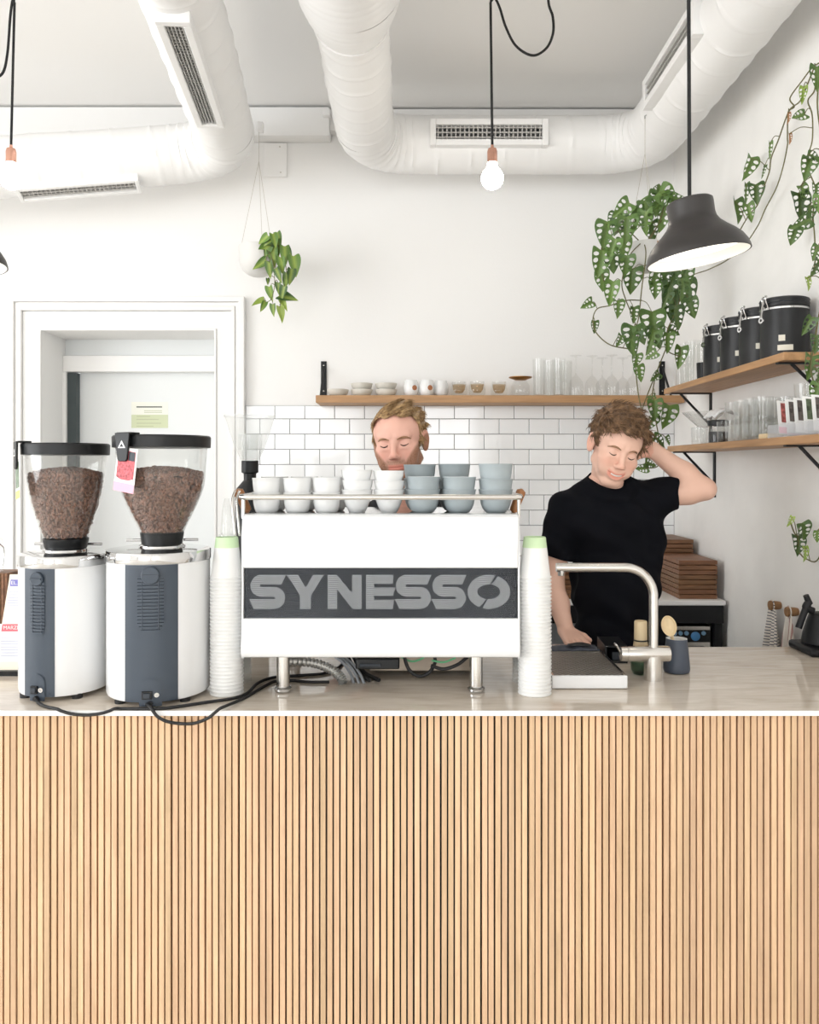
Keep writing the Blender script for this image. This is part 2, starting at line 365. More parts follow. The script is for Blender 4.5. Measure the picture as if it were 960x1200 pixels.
# ------------------------------------------------------------------ subway tiles on the back wall
TP = 35.0*DB/F; TH = 17.8*DB/F; G = .0035
tx0 = (288.3-CX)*DB/F; tx1 = XR-.001; ztop = P(0, 473, DB-.01).z; ZSB = CAMZ+.345
mb = MB().box(tx0, tx1, DB-.006, DB+.001, ztop-13*TH, ZSB); part('grout_bed', mb, M['grout'], wall_back, label='dark grey grout bed')
def tile_mesh(wd, hh):
    t = .004; b = .0022
    v = []
    for (dx, dz, y) in ((0, 0, 0), (0, 0, -t+b*.6), (b, b, -t)):
        v += [(-wd/2+dx, y, -hh/2+dz), (wd/2-dx, y, -hh/2+dz), (wd/2-dx, y, hh/2-dz), (-wd/2+dx, y, hh/2-dz)]
    f = [(8, 9, 10, 11)]
    for l in (0, 4): f += [(l+i, l+(i+1) % 4, l+4+(i+1) % 4, l+4+i) for i in range(4)]
    return MB().add(v, f).mesh('tile', M['tile'], None)
tcache = {}
ph0 = (322.5-CX)*DB/F
for r in range(13):
    z = ztop-(r+.5)*TH; x = ph0+(TP/2 if r % 2 else 0)-4*TP
    while x < tx1:
        a, b = max(x, tx0), min(x+TP, tx1)
        if b-a > .012:
            hh = TH if r else ZSB-(ztop-TH)
            key = (round(b-a-G, 4), round(hh-G, 4))
            if key not in tcache: tcache[key] = tile_mesh(*key)
            o = link('tile', tcache[key], wall_back, ((a+b)/2, DB-.005-random.random()*.0006, z if r else ztop-TH+hh/2))
            o.rotation_euler = (random.uniform(-.004, .004), 0, random.uniform(-.004, .004))
        x += TP
# ------------------------------------------------------------------ ventilation ducts
def duct_tube(path, radii, step=.012, ring=.11, amp=.0045, seg=40, seed=0, tilt=.25, holes=(), cap=False):
    """sampled tube with raised spiral seams and gentle wrinkles"""
    path = [Vector(p) for p in path]; pts = [path[0]]; rs = [radii[0]]
    for i in range(len(path)-1):
        L = (path[i+1]-path[i]).length; n = max(1, int(L/step))
        for k in range(1, n+1):
            pts.append(path[i].lerp(path[i+1], k/n)); rs.append(radii[i]+(radii[i+1]-radii[i])*k/n)
    n = len(pts); s = 0; u = Vector((0, 0, 1)); v = []; tot = sum((pts[i]-pts[i-1]).length for i in range(1, n))
    for i in range(n):
        if i: s += (pts[i]-pts[i-1]).length
        t = (pts[min(i+1, n-1)]-pts[max(i-1, 0)]).normalized()
        u = (u-t*u.dot(t)).normalized(); w_ = t.cross(u)
        for k in range(seg):
            a = 2*PI*k/seg
            q = (s+tilt*.05*math.cos(a))/ring; fr = q-math.floor(q)
            seam = math.exp(-((fr-.5)*ring/.006)**2)*amp
            wr = min(1, s/.06, max(0, tot-s)/.06)*.0035*noise.noise(Vector((s*6+seed, math.cos(a)*1.5, math.sin(a)*1.5)))
            v.append(pts[i]+(u*math.cos(a)+w_*math.sin(a))*(rs[i]+seam+wr))
    f = [(i*seg+k, i*seg+(k+1) % seg, (i+1)*seg+(k+1) % seg, (i+1)*seg+k) for i in range(n-1) for k in range(seg)]
    for c, al, nm, L, Wd in holes:          # opening under a grille, so that one looks into the duct
        al = al.normalized(); nm = (nm-al*nm.dot(al)).normalized(); sd = nm.cross(al); keep = []
        for q in f:
            e = sum((v[k] for k in q), Vector())/len(q)-c
            if not (abs(e.dot(al)) < L/2+.004 and abs(e.dot(sd)) < Wd/2+.006 and e.dot(nm) > -.08): keep.append(q)
        f = keep
    if cap: f.append(tuple(range(seg)))  # unseen end cap, added to keep daylight from entering the duct
    mb = MB(); mb.add(v, f); return mb
def arc(c, p0, p1, n=10):
    """quarter-turn bend between p0 and p1 with corner c (quadratic Bezier)"""
    c, p0, p1 = map(Vector, (c, p0, p1)); return [p0*(1-t)**2+c*2*t*(1-t)+p1*t*t for t in [i/n for i in range(n+1)]]
R = .143
zD = P(0, 170, 4.27).z
E = P(271, 188, 4.27); N0 = P(203, 0, 2.74); A0 = Vector((E.x, 4.27, zD-.03)); dirv = (Vector((N0.x, N0.y, zD-.03))-A0).normalized()
W0 = P(-40, 199, 4.02); W1 = P(228, 188, 4.27); dl = (Vector((W0.x, W0.y, W0.z))-A0).normalized()
XM = (430-CX)*4.27/F; XRD = 1.22
t0_ = (4.27-3.145)/abs(dirv.y); t1_ = ((97-CX)*4.13/F-A0.x)/dl.x
VH = [(A0+dirv*t0_+Vector((0, 0, -R-.004)), dirv, Vector((0, 0, -1)), .80, .062), (A0+dl*t1_+Vector((0, -.04, -R)), dl, Vector((0, -.28, -1)), .54, .07),
      (Vector((.397, 4.27-R-.004, zD)), Vector((1, 0, 0)), Vector((0, -1, 0)), .53, .072), (Vector((XRD-R-.004, 3.38, zD)), Vector((0, 1, 0)), Vector((-1, 0, 0)), .60, .072)]
d1 = thing('ventilation_duct', 'white round air duct with a wide bore reducing before it bends along the back wall', 'duct', (0.4, 4.27, zD-R), group='white air ducts under the ceiling')
XM = (430-CX)*4.27/F; XRD = 1.22
n0 = P(412, 0, 2.7); zr0, zr1 = 2.82, 3.06
part('wide_section', duct_tube([(XM+.03, -2.0, zD), (XM+.012, zr0, zD)], [.185, .185], ring=.04, amp=.002, seed=3, cap=True), M['duct'], d1, world=True)
part('reducer', duct_tube([(XM+.012, zr0, zD), (XM+.01, zr0+.06, zD), (XM+.008, zr0+.13, zD), (XM+.006, zr0+.2, zD), (XM+.005, zr1, zD)], [.185, .180, .167, .15, .139], ring=.04, amp=.002, seed=4), M['duct'], d1, world=True)
part('collar_ring', MB().lathe([(.139, 0), (.147, .002), (.147, .016), (.139, .018)], 40, (XM+.005, zr1-.005, zD), Matrix.Rotation(-PI/2, 4, 'X'), cap0=False, cap1=False), M['duct'], d1, world=True)
part('straight_section', duct_tube([(XM+.005, zr1, zD), (XM, 4.0, zD)], [.137, R], seed=5, ring=.13), M['duct'], d1, world=True)
part('elbow', duct_tube(arc((XM, 4.27, zD), (XM, 4.0, zD), (XM+.27, 4.27, zD)), [R]*11, ring=.06, amp=.004, seed=6), M['duct'], d1, world=True)
part('straight_section', duct_tube([(XM+.27, 4.27, zD), (XRD-.27, 4.27, zD)], [R, R], seed=7, ring=.17, seg=64, holes=[VH[2]]), M['duct'], d1, world=True)
part('elbow', duct_tube(arc((XRD, 4.27, zD), (XRD-.27, 4.27, zD), (XRD, 4.0, zD)), [R]*11, ring=.07, amp=.004, seed=8), M['duct'], d1, world=True)
part('straight_section', duct_tube([(XRD-.02, -2.0, zD), (XRD, 4.0, zD)], [R, R], seed=9, ring=.16, seg=64, holes=[VH[3]], cap=True), M['duct'], d1, world=True)
d2 = thing('ventilation_duct', 'white round air duct above the doorway with a dark angled grille on its underside', 'duct', (-1.5, 4.27, zD-R), group='white air ducts under the ceiling')
part('straight_section', duct_tube([Vector(((A0+dirv*2.1).x, -2.0, zD-.03)), A0+dirv*2.1, A0+dirv*.3], [R, R, R], seed=11, ring=.17, seg=64, holes=[VH[0]], cap=True), M['duct'], d2, world=True)
part('elbow', duct_tube(arc(A0, A0+dirv*.3, A0+dl*.3), [R]*11, ring=.055, amp=.005, seed=12), M['duct'], d2, world=True)
part('straight_section', duct_tube([A0+dl*2.75, A0+dl*.3], [R, R], seed=13, ring=.19, seg=64, holes=[VH[1]], cap=True), M['duct'], d2, world=True)
def vent(parent, c, along, normal, L, Wd, nl, nw, framew=.03, prong=.0):
    """grille: frame, dark box, crossing slats; along = long axis, normal = outwards"""
    along = along.normalized(); normal = (normal-along*normal.dot(along)).normalized(); side = normal.cross(along)
    Mx = Matrix((along, side, normal)).transposed().to_4x4(); Mx.translation = c
    T = lambda x, y, z: Mx @ Matrix.Translation((x, y, z))
    v = MB(); fw = framew
    for sx in (-1, 1): v.obox(T(sx*(L/2+fw/2), 0, .0), fw, Wd+2*fw, .05)
    for sy in (-1, 1): v.obox(T(0, sy*(Wd/2+fw/2), .0), L, fw, .05)
    o = part('vent', v, M['duct'], parent, world=True, bevel=.003)
    for k in range(nw):
        y = -Wd/2+(k+.5)*Wd/nw
        part('vent_slat', MB().obox(T(0, y, .012), L, Wd/nw*.22, .008), M['ventslat'], o, world=True)
    for k in range(nl):
        x = -L/2+(k+.5)*L/nl
        part('vent_slat', MB().obox(T(x, 0, .006), L/nl*.28, Wd, .008), M['ventslat2'], o, world=True)
M['ventslat'] = mat('vent_slat_metal', (0.55, 0.54, 0.52), 0.4, 0.3); M['ventslat2'] = M['ventslat']
for par_, vh, nl_, nw_, fw_ in ((d2, VH[0], 40, 5, .028), (d2, VH[1], 26, 3, .02), (d1, VH[2], 24, 3, .03), (d1, VH[3], 26, 3, .03)): vent(par_, *vh, nl_, nw_, fw_)
# screws/hangers beside the middle duct
for px in (383, 455):
    c = P(px, 132, 4.46); part('hanger_clip', MB().box(c.x-.02, c.x+.02, 4.44, 4.48, c.z-.02, c.z+.015), M['duct'], d1, world=True, bevel=.004)
c = P(305, 147, 4.3); part('hanger_clip', MB().box(c.x-.015, c.x+.015, 4.29, 4.33, c.z-.03, c.z+.02), M['duct'], d2, world=True, bevel=.004)
# ------------------------------------------------------------------ bar counter
ZC = .98; D1 = 2.1; D2 = 2.85
CXL = -1.75
bar = thing('bar_counter', 'long bar counter clad in upright oak slats', 'counter', (0, 2.5, 0))
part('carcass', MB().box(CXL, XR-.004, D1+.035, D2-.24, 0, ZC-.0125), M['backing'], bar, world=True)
SP = 7.88*2.115/F; sw = .0128
slm = MB().box(-sw/2, sw/2, 0, .022, 0, ZC-.0135).mesh('slat', M['slat'], None)
k = 0; x = CXL+.01
while x < XR-.016:
    o = link('slat', slm, bar, (x+random.uniform(-.0006, .0006), D1+.012+random.uniform(-.0008, .0008)-2.5, 0)); o.rotation_euler = (0, random.uniform(-.0007, .0007), 0)
    x += SP; k += 1
# marble worktop
m, nt, b = nmat('worktop_marble'); M['marble'] = m
tc = nt.nodes.new('ShaderNodeTexCoord'); mp = nt.nodes.new('ShaderNodeMapping'); mp.inputs['Scale'].default_value = (1.3, 7.5, 1); mp.inputs['Rotation'].default_value = (0, 0, .12)
nt.links.new(tc.outputs['Object'], mp.inputs[0])
n1 = nt.nodes.new('ShaderNodeTexNoise'); n1.inputs['Scale'].default_value = 3.2; n1.inputs['Detail'].default_value = 9; n1.inputs['Roughness'].default_value = .65; n1.inputs['Distortion'].default_value = .8
nt.links.new(mp.outputs[0], n1.inputs['Vector'])
cr = nt.nodes.new('ShaderNodeValToRGB'); cr.color_ramp.elements[0].position = .3; cr.color_ramp.elements[1].position = .72
cr.color_ramp.elements[0].color = (*srgb(198, 184, 167), 1); cr.color_ramp.elements[1].color = (*srgb(226, 217, 205), 1)
nt.links.new(n1.outputs['Fac'], cr.inputs[0]); nt.links.new(cr.outputs[0], b.inputs['Base Color'])
b.inputs['Roughness'].default_value = .09; b.inputs['Specular IOR Level'].default_value = .6
M['edgewhite'] = mat('worktop_edge', (0.86, 0.86, 0.85), 0.3)
wt = thing('worktop', 'polished beige marble worktop with a white front edge on the slatted bar', 'worktop', (0, 2.5, ZC-.012))
part('slab', MB().box(CXL, XR, D1+.004, D2, ZC-.0125, ZC), M['marble'], wt, world=True)
part('edge_strip', MB().box(CXL, XR, D1, D1+.004, ZC-.0125, ZC+.0002), M['edgewhite'], wt, world=True, label='white front edge')

# ------------------------------------------------------------------ espresso machine
MX0, MX1 = (282-CX)*2.2/F, (610-CX)*2.2/F; MY = 2.2
mz = lambda py: P(0, py, MY).z
em = thing('espresso_machine', 'wide white espresso machine with a perforated lettered band and a steel cup rail', 'coffee machine', ((MX0+MX1)/2, 2.42, ZC))
YZ = lambda X0: (lambda y, z, d: (d, y, z))
def panel(name, prof, x0, x1, m, bevel=.003):
    mb = MB(); mb.prism(prof, x0, x1, lambda y, z, d: (d, y, z)); return part(name, mb, m, em, world=True, bevel=bevel, sharp=30)
zt0, zt1, zb0, zb1 = mz(603), mz(666.5), mz(726), mz(772)
up = [(MY+.06, zt0+.0)]
up = [(MY+.055, zt0+.001), (MY+.012, zt0), (MY+.004, zt0-.006), (MY+.001, zt0-.02), (MY+.0, zt0-.05), (MY+.002, zt0-.075), (MY+.010, zt0-.09), (MY+.014, zt0-.11), (MY+.014, zt1), (MY+.055, zt1)]
panel('upper_panel', up, MX0+.004, MX1-.004, M['white'])
lo = [(MY+.055, zb0), (MY+.014, zb0), (MY+.010, zb0-.02), (MY+.004, zb0-.05), (MY+.0, zb0-.075), (MY+.001, zb1+.012), (MY+.006, zb1+.003), (MY+.015, zb1), (MY+.055, zb1)]
panel('lower_panel', lo, MX0, MX1, M['white'])
part('body_shell', MB().box(MX0+.012, MX1-.012, MY+.055, 2.66, zb1+.01, zt0-.012), M['whitemat'], em, world=True, bevel=.006)
for s, x in ((-1, MX0), (1, MX1)):
    pr = [(2.69, zb1-.01), (MY+.02, zb1-.004), (MY+.012, zb1+.05), (MY+.02, (zt0+zb1)/2), (MY+.014, zt0-.06), (MY+.03, zt0-.004), (2.69, zt0-.004)]
    panel('side_cheek', pr, x-.001 if s < 0 else x-.004, x+.004 if s < 0 else x+.001, M['whitemat'], .001)
# lettered band behind a perforated sheet
m, nt, b = nmat('band_backing'); M['band'] = m
b.inputs['Base Color'].default_value = (.10, .11, .125, 1); b.inputs['Metallic'].default_value = .85; b.inputs['Roughness'].default_value = .06
M['letter'] = mat('letter_grey', srgb(232, 236, 240), .35)
def perf(name, col, period, hole):
    m = bpy.data.materials.new(name); m.use_nodes = True; nt = m.node_tree; b = nt.nodes['Principled BSDF']; out = nt.nodes['Material Output']
    b.inputs['Base Color'].default_value = (*col, 1); b.inputs['Roughness'].default_value = .4; b.inputs['Metallic'].default_value = .3
    tc = nt.nodes.new('ShaderNodeTexCoord'); sx = nt.nodes.new('ShaderNodeSeparateXYZ'); nt.links.new(tc.outputs['Object'], sx.inputs[0])
    def math_(op, a, bb=None):
        n = nt.nodes.new('ShaderNodeMath'); n.operation = op
        for i, q in enumerate((a, bb)):
            if q is None: continue
            if isinstance(q, (int, float)): n.inputs[i].default_value = q
            else: nt.links.new(q, n.inputs[i])
        return n.outputs[0]
    def dots(ox, oz):
        u = math_('SUBTRACT', math_('FRACT', math_('ADD', math_('DIVIDE', sx.outputs['X'], period), 100+ox)), .5)
        v = math_('MULTIPLY', math_('SUBTRACT', math_('FRACT', math_('ADD', math_('DIVIDE', sx.outputs['Z'], period*1.732), 100+oz)), .5), 1.732)
        return math_('LESS_THAN', math_('ADD', math_('MULTIPLY', u, u), math_('MULTIPLY', v, v)), hole*hole)
    msk = math_('MAXIMUM', dots(0, 0), dots(.5, .5))
    tr = nt.nodes.new('ShaderNodeBsdfTransparent'); mx = nt.nodes.new('ShaderNodeMixShader')
    nt.links.new(msk, mx.inputs[0]); nt.links.new(b.outputs[0], mx.inputs[1]); nt.links.new(tr.outputs[0], mx.inputs[2]); nt.links.new(mx.outputs[0], out.inputs[0]); return m
M['perf'] = perf('perforated_sheet', srgb(34, 38, 44), .0047, .36)
part('band_backing', MB().box(MX0+.008, MX1-.008, MY+.026, MY+.05, zb0-.006, zt1+.006), M['band'], em, world=True)
sh = part('perforated_sheet', MB().add([(MX0+.006, MY+.018, zb0), (MX1-.006, MY+.018, zb0), (MX1-.006, MY+.018, zt1), (MX0+.006, MY+.018, zt1)], [(0, 1, 2, 3)]), M['perf'], em, world=True)
def ribbon(mb, path, wd, fn, d0, d1, ends=(0, 0)):
    """thick stroke along a 2D polyline; ends = slant of the butt ends"""
    n = len(path); L = []; Rr = []
    for i, (x, y) in enumerate(path):
        ax, ay = path[max(i-1, 0)]; bx_, by = path[min(i+1, n-1)]
        tx, ty = bx_-ax, by-ay; l = math.hypot(tx, ty) or 1; tx /= l; ty /= l
        e = ends[0] if i == 0 else (ends[1] if i == n-1 else 0)
        L.append((x-ty*wd/2+tx*e, y+tx*wd/2+ty*e)); Rr.append((x+ty*wd/2-tx*e, y-tx*wd/2-ty*e))
    for i in range(n-1):
        mb.prism([Rr[i], Rr[i+1], L[i+1], L[i]], d0, d1, fn)
def arc2(cx, cy, rx, ry, a0, a1, n=14): return [(cx+rx*math.cos(math.radians(a0+(a1-a0)*i/n)), cy+ry*math.sin(math.radians(a0+(a1-a0)*i/n))) for i in range(n+1)]
def letter(ch, x0, x1):
    LY = MY+.0255; y0, y1 = 713.5, 673.5; H = (y0-y1)
    fn = lambda u, v, d: (P(x0+u*H, 0, LY).x, d, P(0, y0-v*H, LY).z)
    wd = (x1-x0)/H; th = .285; mb = MB(); d0, d1 = LY+.001, LY-.0005
    if ch == 'S':
        r = .25*1.0; cy1, cy2 = 1-th/2-.21, th/2+.21
        top = 1-th/2; mid = .5; bot = th/2; ry = (top-mid)/2
        path = [(wd-.04, top), (ry+.16, top)]+arc2(ry+.14, (top+mid)/2, ry, ry, 90, 270)+[(wd-ry-.14, mid)]+arc2(wd-ry-.14, (mid+bot)/2, ry, ry, 90, -90)+[(.03, bot)]
        ribbon(mb, path, th, fn, d0, d1, ends=(.07, -.07))
    elif ch == 'Y':
        cxm = wd/2; mb.prism([(0, 1), (cxm-.16, .40), (cxm, .62), (.33, 1)], d0, d1, fn)
        mb.prism([(wd, 1), (wd-.33, 1), (cxm, .62), (cxm+.16, .40)], d0, d1, fn); mb.prism([(cxm-.16, 0), (cxm+.16, 0), (cxm+.16, .40), (cxm, .62), (cxm-.16, .40)], d0, d1, fn)
    elif ch == 'N':
        mb.prism([(0, 0), (.28, 0), (.28, 1), (0, 1)], d0, d1, fn); mb.prism([(wd-.28, 0), (wd, 0), (wd, 1), (wd-.28, 1)], d0, d1, fn)
        mb.prism([(.27, 1), (.27, .58), (wd-.27, .0), (wd-.27, .44)], d0, d1, fn)
    elif ch == 'E':
        mb.prism([(0, 0), (.24, 0), (.24, 1), (0, 1)], d0, d1, fn)
        for v0, v1, e in ((0, th-.02, -.04), (.5-th/2+.02, .5+th/2-.02, 0), (1-th+.02, 1, -.06)):
            mb.prism([(.23, v0), (wd-.04, v0), (wd+e+.04, v1), (.23, v1)], d0, d1, fn)
    elif ch == 'O':
        rx, ry = wd/2-th/2, .5-th/2
        for a0, a1 in ((-103, 69), (77, 249)): ribbon(mb, arc2(wd/2, .5, rx, ry, a0, a1, 24), th, fn, d0, d1, ends=(.06, .06))
    part('letter', mb, M['letter'], em, world=True, sharp=None)
for ch, a, b_ in (('S', 293.5, 334), ('Y', 336, 380), ('N', 384, 424), ('E', 429, 462), ('S', 464, 505), ('S', 507, 546), ('O', 548, 598)): letter(ch, a, b_)
# legs
M['drain'] = mat('drain_box_steel', srgb(150, 138, 124), .3, .6)
for px, py, d in ((332, 812, 2.285), (558, 812, 2.285), (345, 0, 2.6), (545, 0, 2.6)):
    X = (px-CX)*d/F
    lg = part('leg', MB().lathe([(.0185, .01), (.0185, .118)], 24, (X, d, ZC)), M['steel'], em, world=True)
    part('foot', MB().lathe([(.0, 0), (.021, 0), (.024, .004), (.024, .010), (.0195, .014), (.0185, .016)], 24, (X, d, ZC)), M['chrome'], lg, world=True)
part('drain_box', MB().box(-.12, .2, 2.46, 2.60, ZC+.012, zb1+.012), M['drain'], em, world=True, bevel=.003)
# cup tray and rail
part('cup_tray', MB().box(MX0+.006, MX1-.006, MY+.03, 2.66, zt0-.012, zt0-.002), M['chrome'], em, world=True, bevel=.002)
zr = mz(582.5)
rp = [(MX0+.004, 2.64, zr), (MX0-.003, 2.62, zr), (MX0-.004, MY+.03, zr), (MX0+.002, MY+.004, zr), (MX0+.02, MY-.006, zr), (MX1-.02, MY-.006, zr), (MX1-.002, MY+.004, zr), (MX1+.004, MY+.03, zr), (MX1+.004, 2.62, zr)]
part('cup_rail', MB().tube(rp, .0075, 12), M['steel'], em, world=True, sharp=40)
for x in (MX0-.001, MX1+.001):
    part('rail_post', MB().tube([(x, MY+.04, zt0-.012), (x, MY+.04, zr)], .005, 10), M['steel'], em, world=True)
    part('rail_post', MB().tube([(x, 2.6, zt0-.012), (x, 2.6, zr)], .005, 10), M['steel'], em, world=True)
def handle_wood(p0, p1, r):
    p0, p1 = Vector(p0), Vector(p1); pts = []; rs = []
    for i in range(13):
        tt = i/12; pts.append(p0.lerp(p1, tt)); e = min(tt, 1-tt)*12
        rs.append(r*(math.sqrt(max(.05, 1-(1-min(1, e/1.6))**2)))*(.9+.15*tt))
    return MB().tube(pts, rs, 14)
part('side_handle', handle_wood(P(291, 601, 2.36), P(278, 573, 2.36), .0150), M['woodhandle'], em, world=True, label='turned wooden handle')
part('side_handle', handle_wood(P(601, 601, 2.36), P(612, 573, 2.36), .0135), M['woodhandle'], em, world=True, label='turned wooden handle')
for o_ in (0, 5):
    part('steam_wand', MB().tube(smooth_path([P(276+o_, 575, 2.3), P(272.5+o_, 585, 2.3), P(273+o_*1.1, 600, 2.3), P(276+o_, 628, 2.3)]), .0035, 8), M['steel'], em, world=True)
# ------------------------------------------------------------------ hoses and leads below the machine
def cable(name, pts, r, m, label, cat, group=None, n=6, seg=8):
    pts = smooth_path(pts, n); loc = min(pts, key=lambda p: p.z).copy(); loc.z -= r
    return thing_mesh(name, MB().tube(pts, r, seg), m, label, cat, loc, 0, group, 60, world=True)
def on(px, py, r=.004, z=None):
    """point lying on the worktop seen at that pixel"""
    zz = ZC+r if z is None else z; d = (CAMZ-zz)*F/(py-HY); return P(px, py, d)
hp = smooth_path([P(330, 775, 2.42), P(362, 776, 2.40), P(385, 783, 2.38), P(399, 793, 2.365), P(402, 802, 2.36)], 12)
mb = MB(); hr = [.0125+.0022*math.cos(i*PI) for i in range(len(hp))]; mb.tube(hp, hr, 14)
thing_mesh('corrugated_hose', mb, mat('hose_silver', (.62, .62, .60), .3, .7), 'silver corrugated drain hose under the espresso machine', 'hose', (hp[-1].x, hp[-1].y, ZC), sharp=60, world=True)
M['hosegrey'] = mat('hose_grey', (.35, .37, .40), .3)
for k, off in enumerate((0, 6, 12)):
    cable('water_hose', [P(382+off*.6, 764, 2.43+.01*k), P(399+off*.8, 774, 2.42+.01*k), P(410+off*.9, 788, 2.40), P(415+off, 801, 2.37)], .0042, M['hosegrey'], 'thin grey water hose curving down beside the corrugated hose', 'hose', 'thin grey water hoses')
for k, off in enumerate((0, 7)):
    cable('power_cable', [P(405+off, 764, 2.50), P(412+off, 778, 2.49), P(421+off, 789, 2.45), on(433+off*1.6, 797, .0062)], .0062, M['rubber'], 'thick black cable dropping behind the drain hoses under the machine', 'cable', 'thick black cables under the machine')
cable('looped_cable', [P(473, 766, 2.34), P(479, 784, 2.34), P(491, 792.5, 2.34), P(503, 788, 2.34), P(510, 776, 2.35), P(508, 766, 2.35)], .005, M['rubber'], 'black cable hanging in a round loop below the machine', 'cable')
cable('slack_cable', [P(505, 780, 2.33), P(520, 784, 2.33), P(536, 779, 2.33), P(548, 770, 2.34)], .005, M['rubber'], 'slack black cable under the machine beside the round loop', 'cable')
M['greenwire'] = mat('green_wire', srgb(96, 178, 128), .45)
cable('green_wire', [P(470, 770, 2.368), P(482, 775, 2.366), P(492, 773, 2.366), P(500, 768, 2.368)], .0028, M['greenwire'], 'pale green earth wire above the looped cable', 'wire')
cable('green_wire', [P(506, 774, 2.335), P(520, 776, 2.335), P(534, 771, 2.34)], .0028, M['greenwire'], 'pale green earth wire above the slack cable', 'wire')
c = P(443, 776, 2.355); pb = thing('power_block', 'flat black power block fixed under the machine front', 'power adapter', (c.x, 2.35, c.z-.012))
part('case', MB().box(-.062, .062, -.03, .0, 0, .03), M['black'], pb, bevel=.004)
part('socket', MB().box(-.05, .01, -.033, -.028, .008, .016), M['slatedk'], pb, bevel=.001)

# ------------------------------------------------------------------ cups on the machine
def cup_mesh(name, prof_out, thick, mats, seg=36):
    """vessel from an outer profile (bottom -> rim); inner wall offset by thick"""
    inner = [(max(r-thick, .001), z) for r, z in reversed(prof_out) if z > prof_out[0][1]+thick]
    pr = [(0.0, prof_out[0][1])]+prof_out+inner+[(0.0, inner[-1][1])]
    n = len(prof_out); mis = [0]*n+[1]*(len(pr)-n)
    return MB().lathe(pr, seg, mis=mis).mesh(name, mats, 50)
zcup = zt0-.002
tall = cup_mesh('tall_cup', [(.024, 0), (.029, .002), (.033, .012), (.0365, .026), (.0385, .045), (.0395, .057), (.0404, .058), (.0400, .0595)], .003, [M['ceramicw'], M['ceramicin']])
coni = cup_mesh('tapered_cup', [(.019, 0), (.022, .002), (.031, .020), (.0375, .038), (.0415, .055), (.0428, .064), (.0438, .065), (.0434, .0665)], .003, [M['ceramicw'], M['ceramicin']])
grey = cup_mesh('grey_bowl', [(.022, 0), (.028, .003), (.036, .012), (.0415, .026), (.0440, .040), (.0468, .064), (.0482, .0655), (.0478, .067)], .0035, [M['ceramicg'], M['ceramicin']])
def cups(me, name, px, ys, d, lab, cat, dx=None):
    X = (px-CX)*d/F; H = max(v.co.z for v in me.vertices)
    for i, y in enumerate(ys):
        z = P(0, y, d).z-H
        if i == 0: z = zcup
        o = link(name, me, None, (X+(dx[i] if dx else 0), d, z)); o.rotation_euler = (0, 0, random.random()*6)
        tag(o, lab[i], cat, 'cups stacked on the espresso machine')
pos3 = ['lowest', 'middle', 'topmost']; pos2 = ['lower', 'upper']
names = ['beside the left-hand wooden handle', 'second from the clear empty hopper', 'third from the clear empty hopper']
where3 = ['behind the clear hopper\'s pair', 'behind the middle straight pair', 'behind the pair by the tapered cups']
where = ['right under the clear empty hopper', 'next to the cup under the clear hopper', 'next to the white tapered cups']
for px, y, i in ((312.5, 560, 0), (348.5, 559.8, 1), (383, 559.5, 2)):
    cups(tall, 'tall_cup', px, [579, y], 2.30, [pos2[k]+' straight white cup of the stacked pair '+where[i] for k in range(2)], 'cup')
for px, i in ((322, 0), (357, 1), (392, 2)):
    cups(tall, 'tall_cup', px, [579, 558.5], 2.45, [pos2[k]+' straight white back-row cup '+where3[i] for k in range(2)], 'cup')
wt5 = ['next to the straight cups', 'next to the grey bowls']
for px, ys, i in ((418.5, [575, 562.5, 550.5], 0), (456, [574, 563, 551.5], 1)):
    cups(coni, 'tapered_cup', px, ys, 2.30, [pos3[k]+' tapered white cup in the stack of three '+wt5[i] for k in range(3)], 'cup', [0, .001, -.001])
wg = ['next to the white cups', 'between the other two grey stacks', 'beside the wooden handle and second man']
for px, ys, dx, i in ((496, [576, 558.5], [0, 0], 0), (538, [576, 558.8], [0, 0], 1), (581, [577, 561, 543.5], [0, 0, .0], 2)):
    cups(grey, 'grey_bowl', px, ys, 2.30, [(pos3 if len(ys) == 3 else pos2)[k]+' blue-grey bowl in the stack '+wg[i] for k in range(len(ys))], 'bowl', dx)
for px, i in ((492, 0), (532.5, 1)):
    cups(grey, 'grey_bowl', px, [577, 560.5, 544.5-i], 2.42, [pos3[k]+' blue-grey bowl in the back-row stack behind the '+('white and grey cups' if i == 0 else 'middle grey stack') for k in range(3)], 'bowl')
# ------------------------------------------------------------------ paper cup stacks
CH = .112; cup_prof = [(.029, 0), (.0302, .002), (.0425, CH-.006), (.043, CH-.004)]
M['pcupset'] = [M['pcup'], M['pgreen']]
mbc = MB(); pr = []
# inverted cup: base up. z measured from the rim (0) up to the base (CH)
prof = [(.0435, .0), (.0425, .006)]+[(.0425-(.0425-.0302)*k/8, .006+(CH-.008)*k/8) for k in range(1, 9)]+[(.029, CH), (.027, CH), (.0265, CH-.004), (0, CH-.004)]
mis = [0]*7+[1]*6
prof.insert(8, (.0425-(.0425-.0302)*.745, .006+(CH-.008)*.745)); 
prof = sorted(prof[:11], key=lambda q: q[1])+prof[11:]
mis = [1 if (prof[i][1]+prof[i+1][1])/2 > .006+(CH-.008)*.745 else 0 for i in range(len(prof)-1)]
cup_body = MB().lathe(prof, 32, mis=mis, cap0=False).mesh('paper_cup', M['pcupset'], 40)
rimm = MB().lathe([(.0428, .0), (.0452, .0008), (.0462, .0028), (.0452, .0048), (.0425, .0056)], 32, cap0=False, cap1=False).mesh('rolled_rim', M['pcup'], 60)
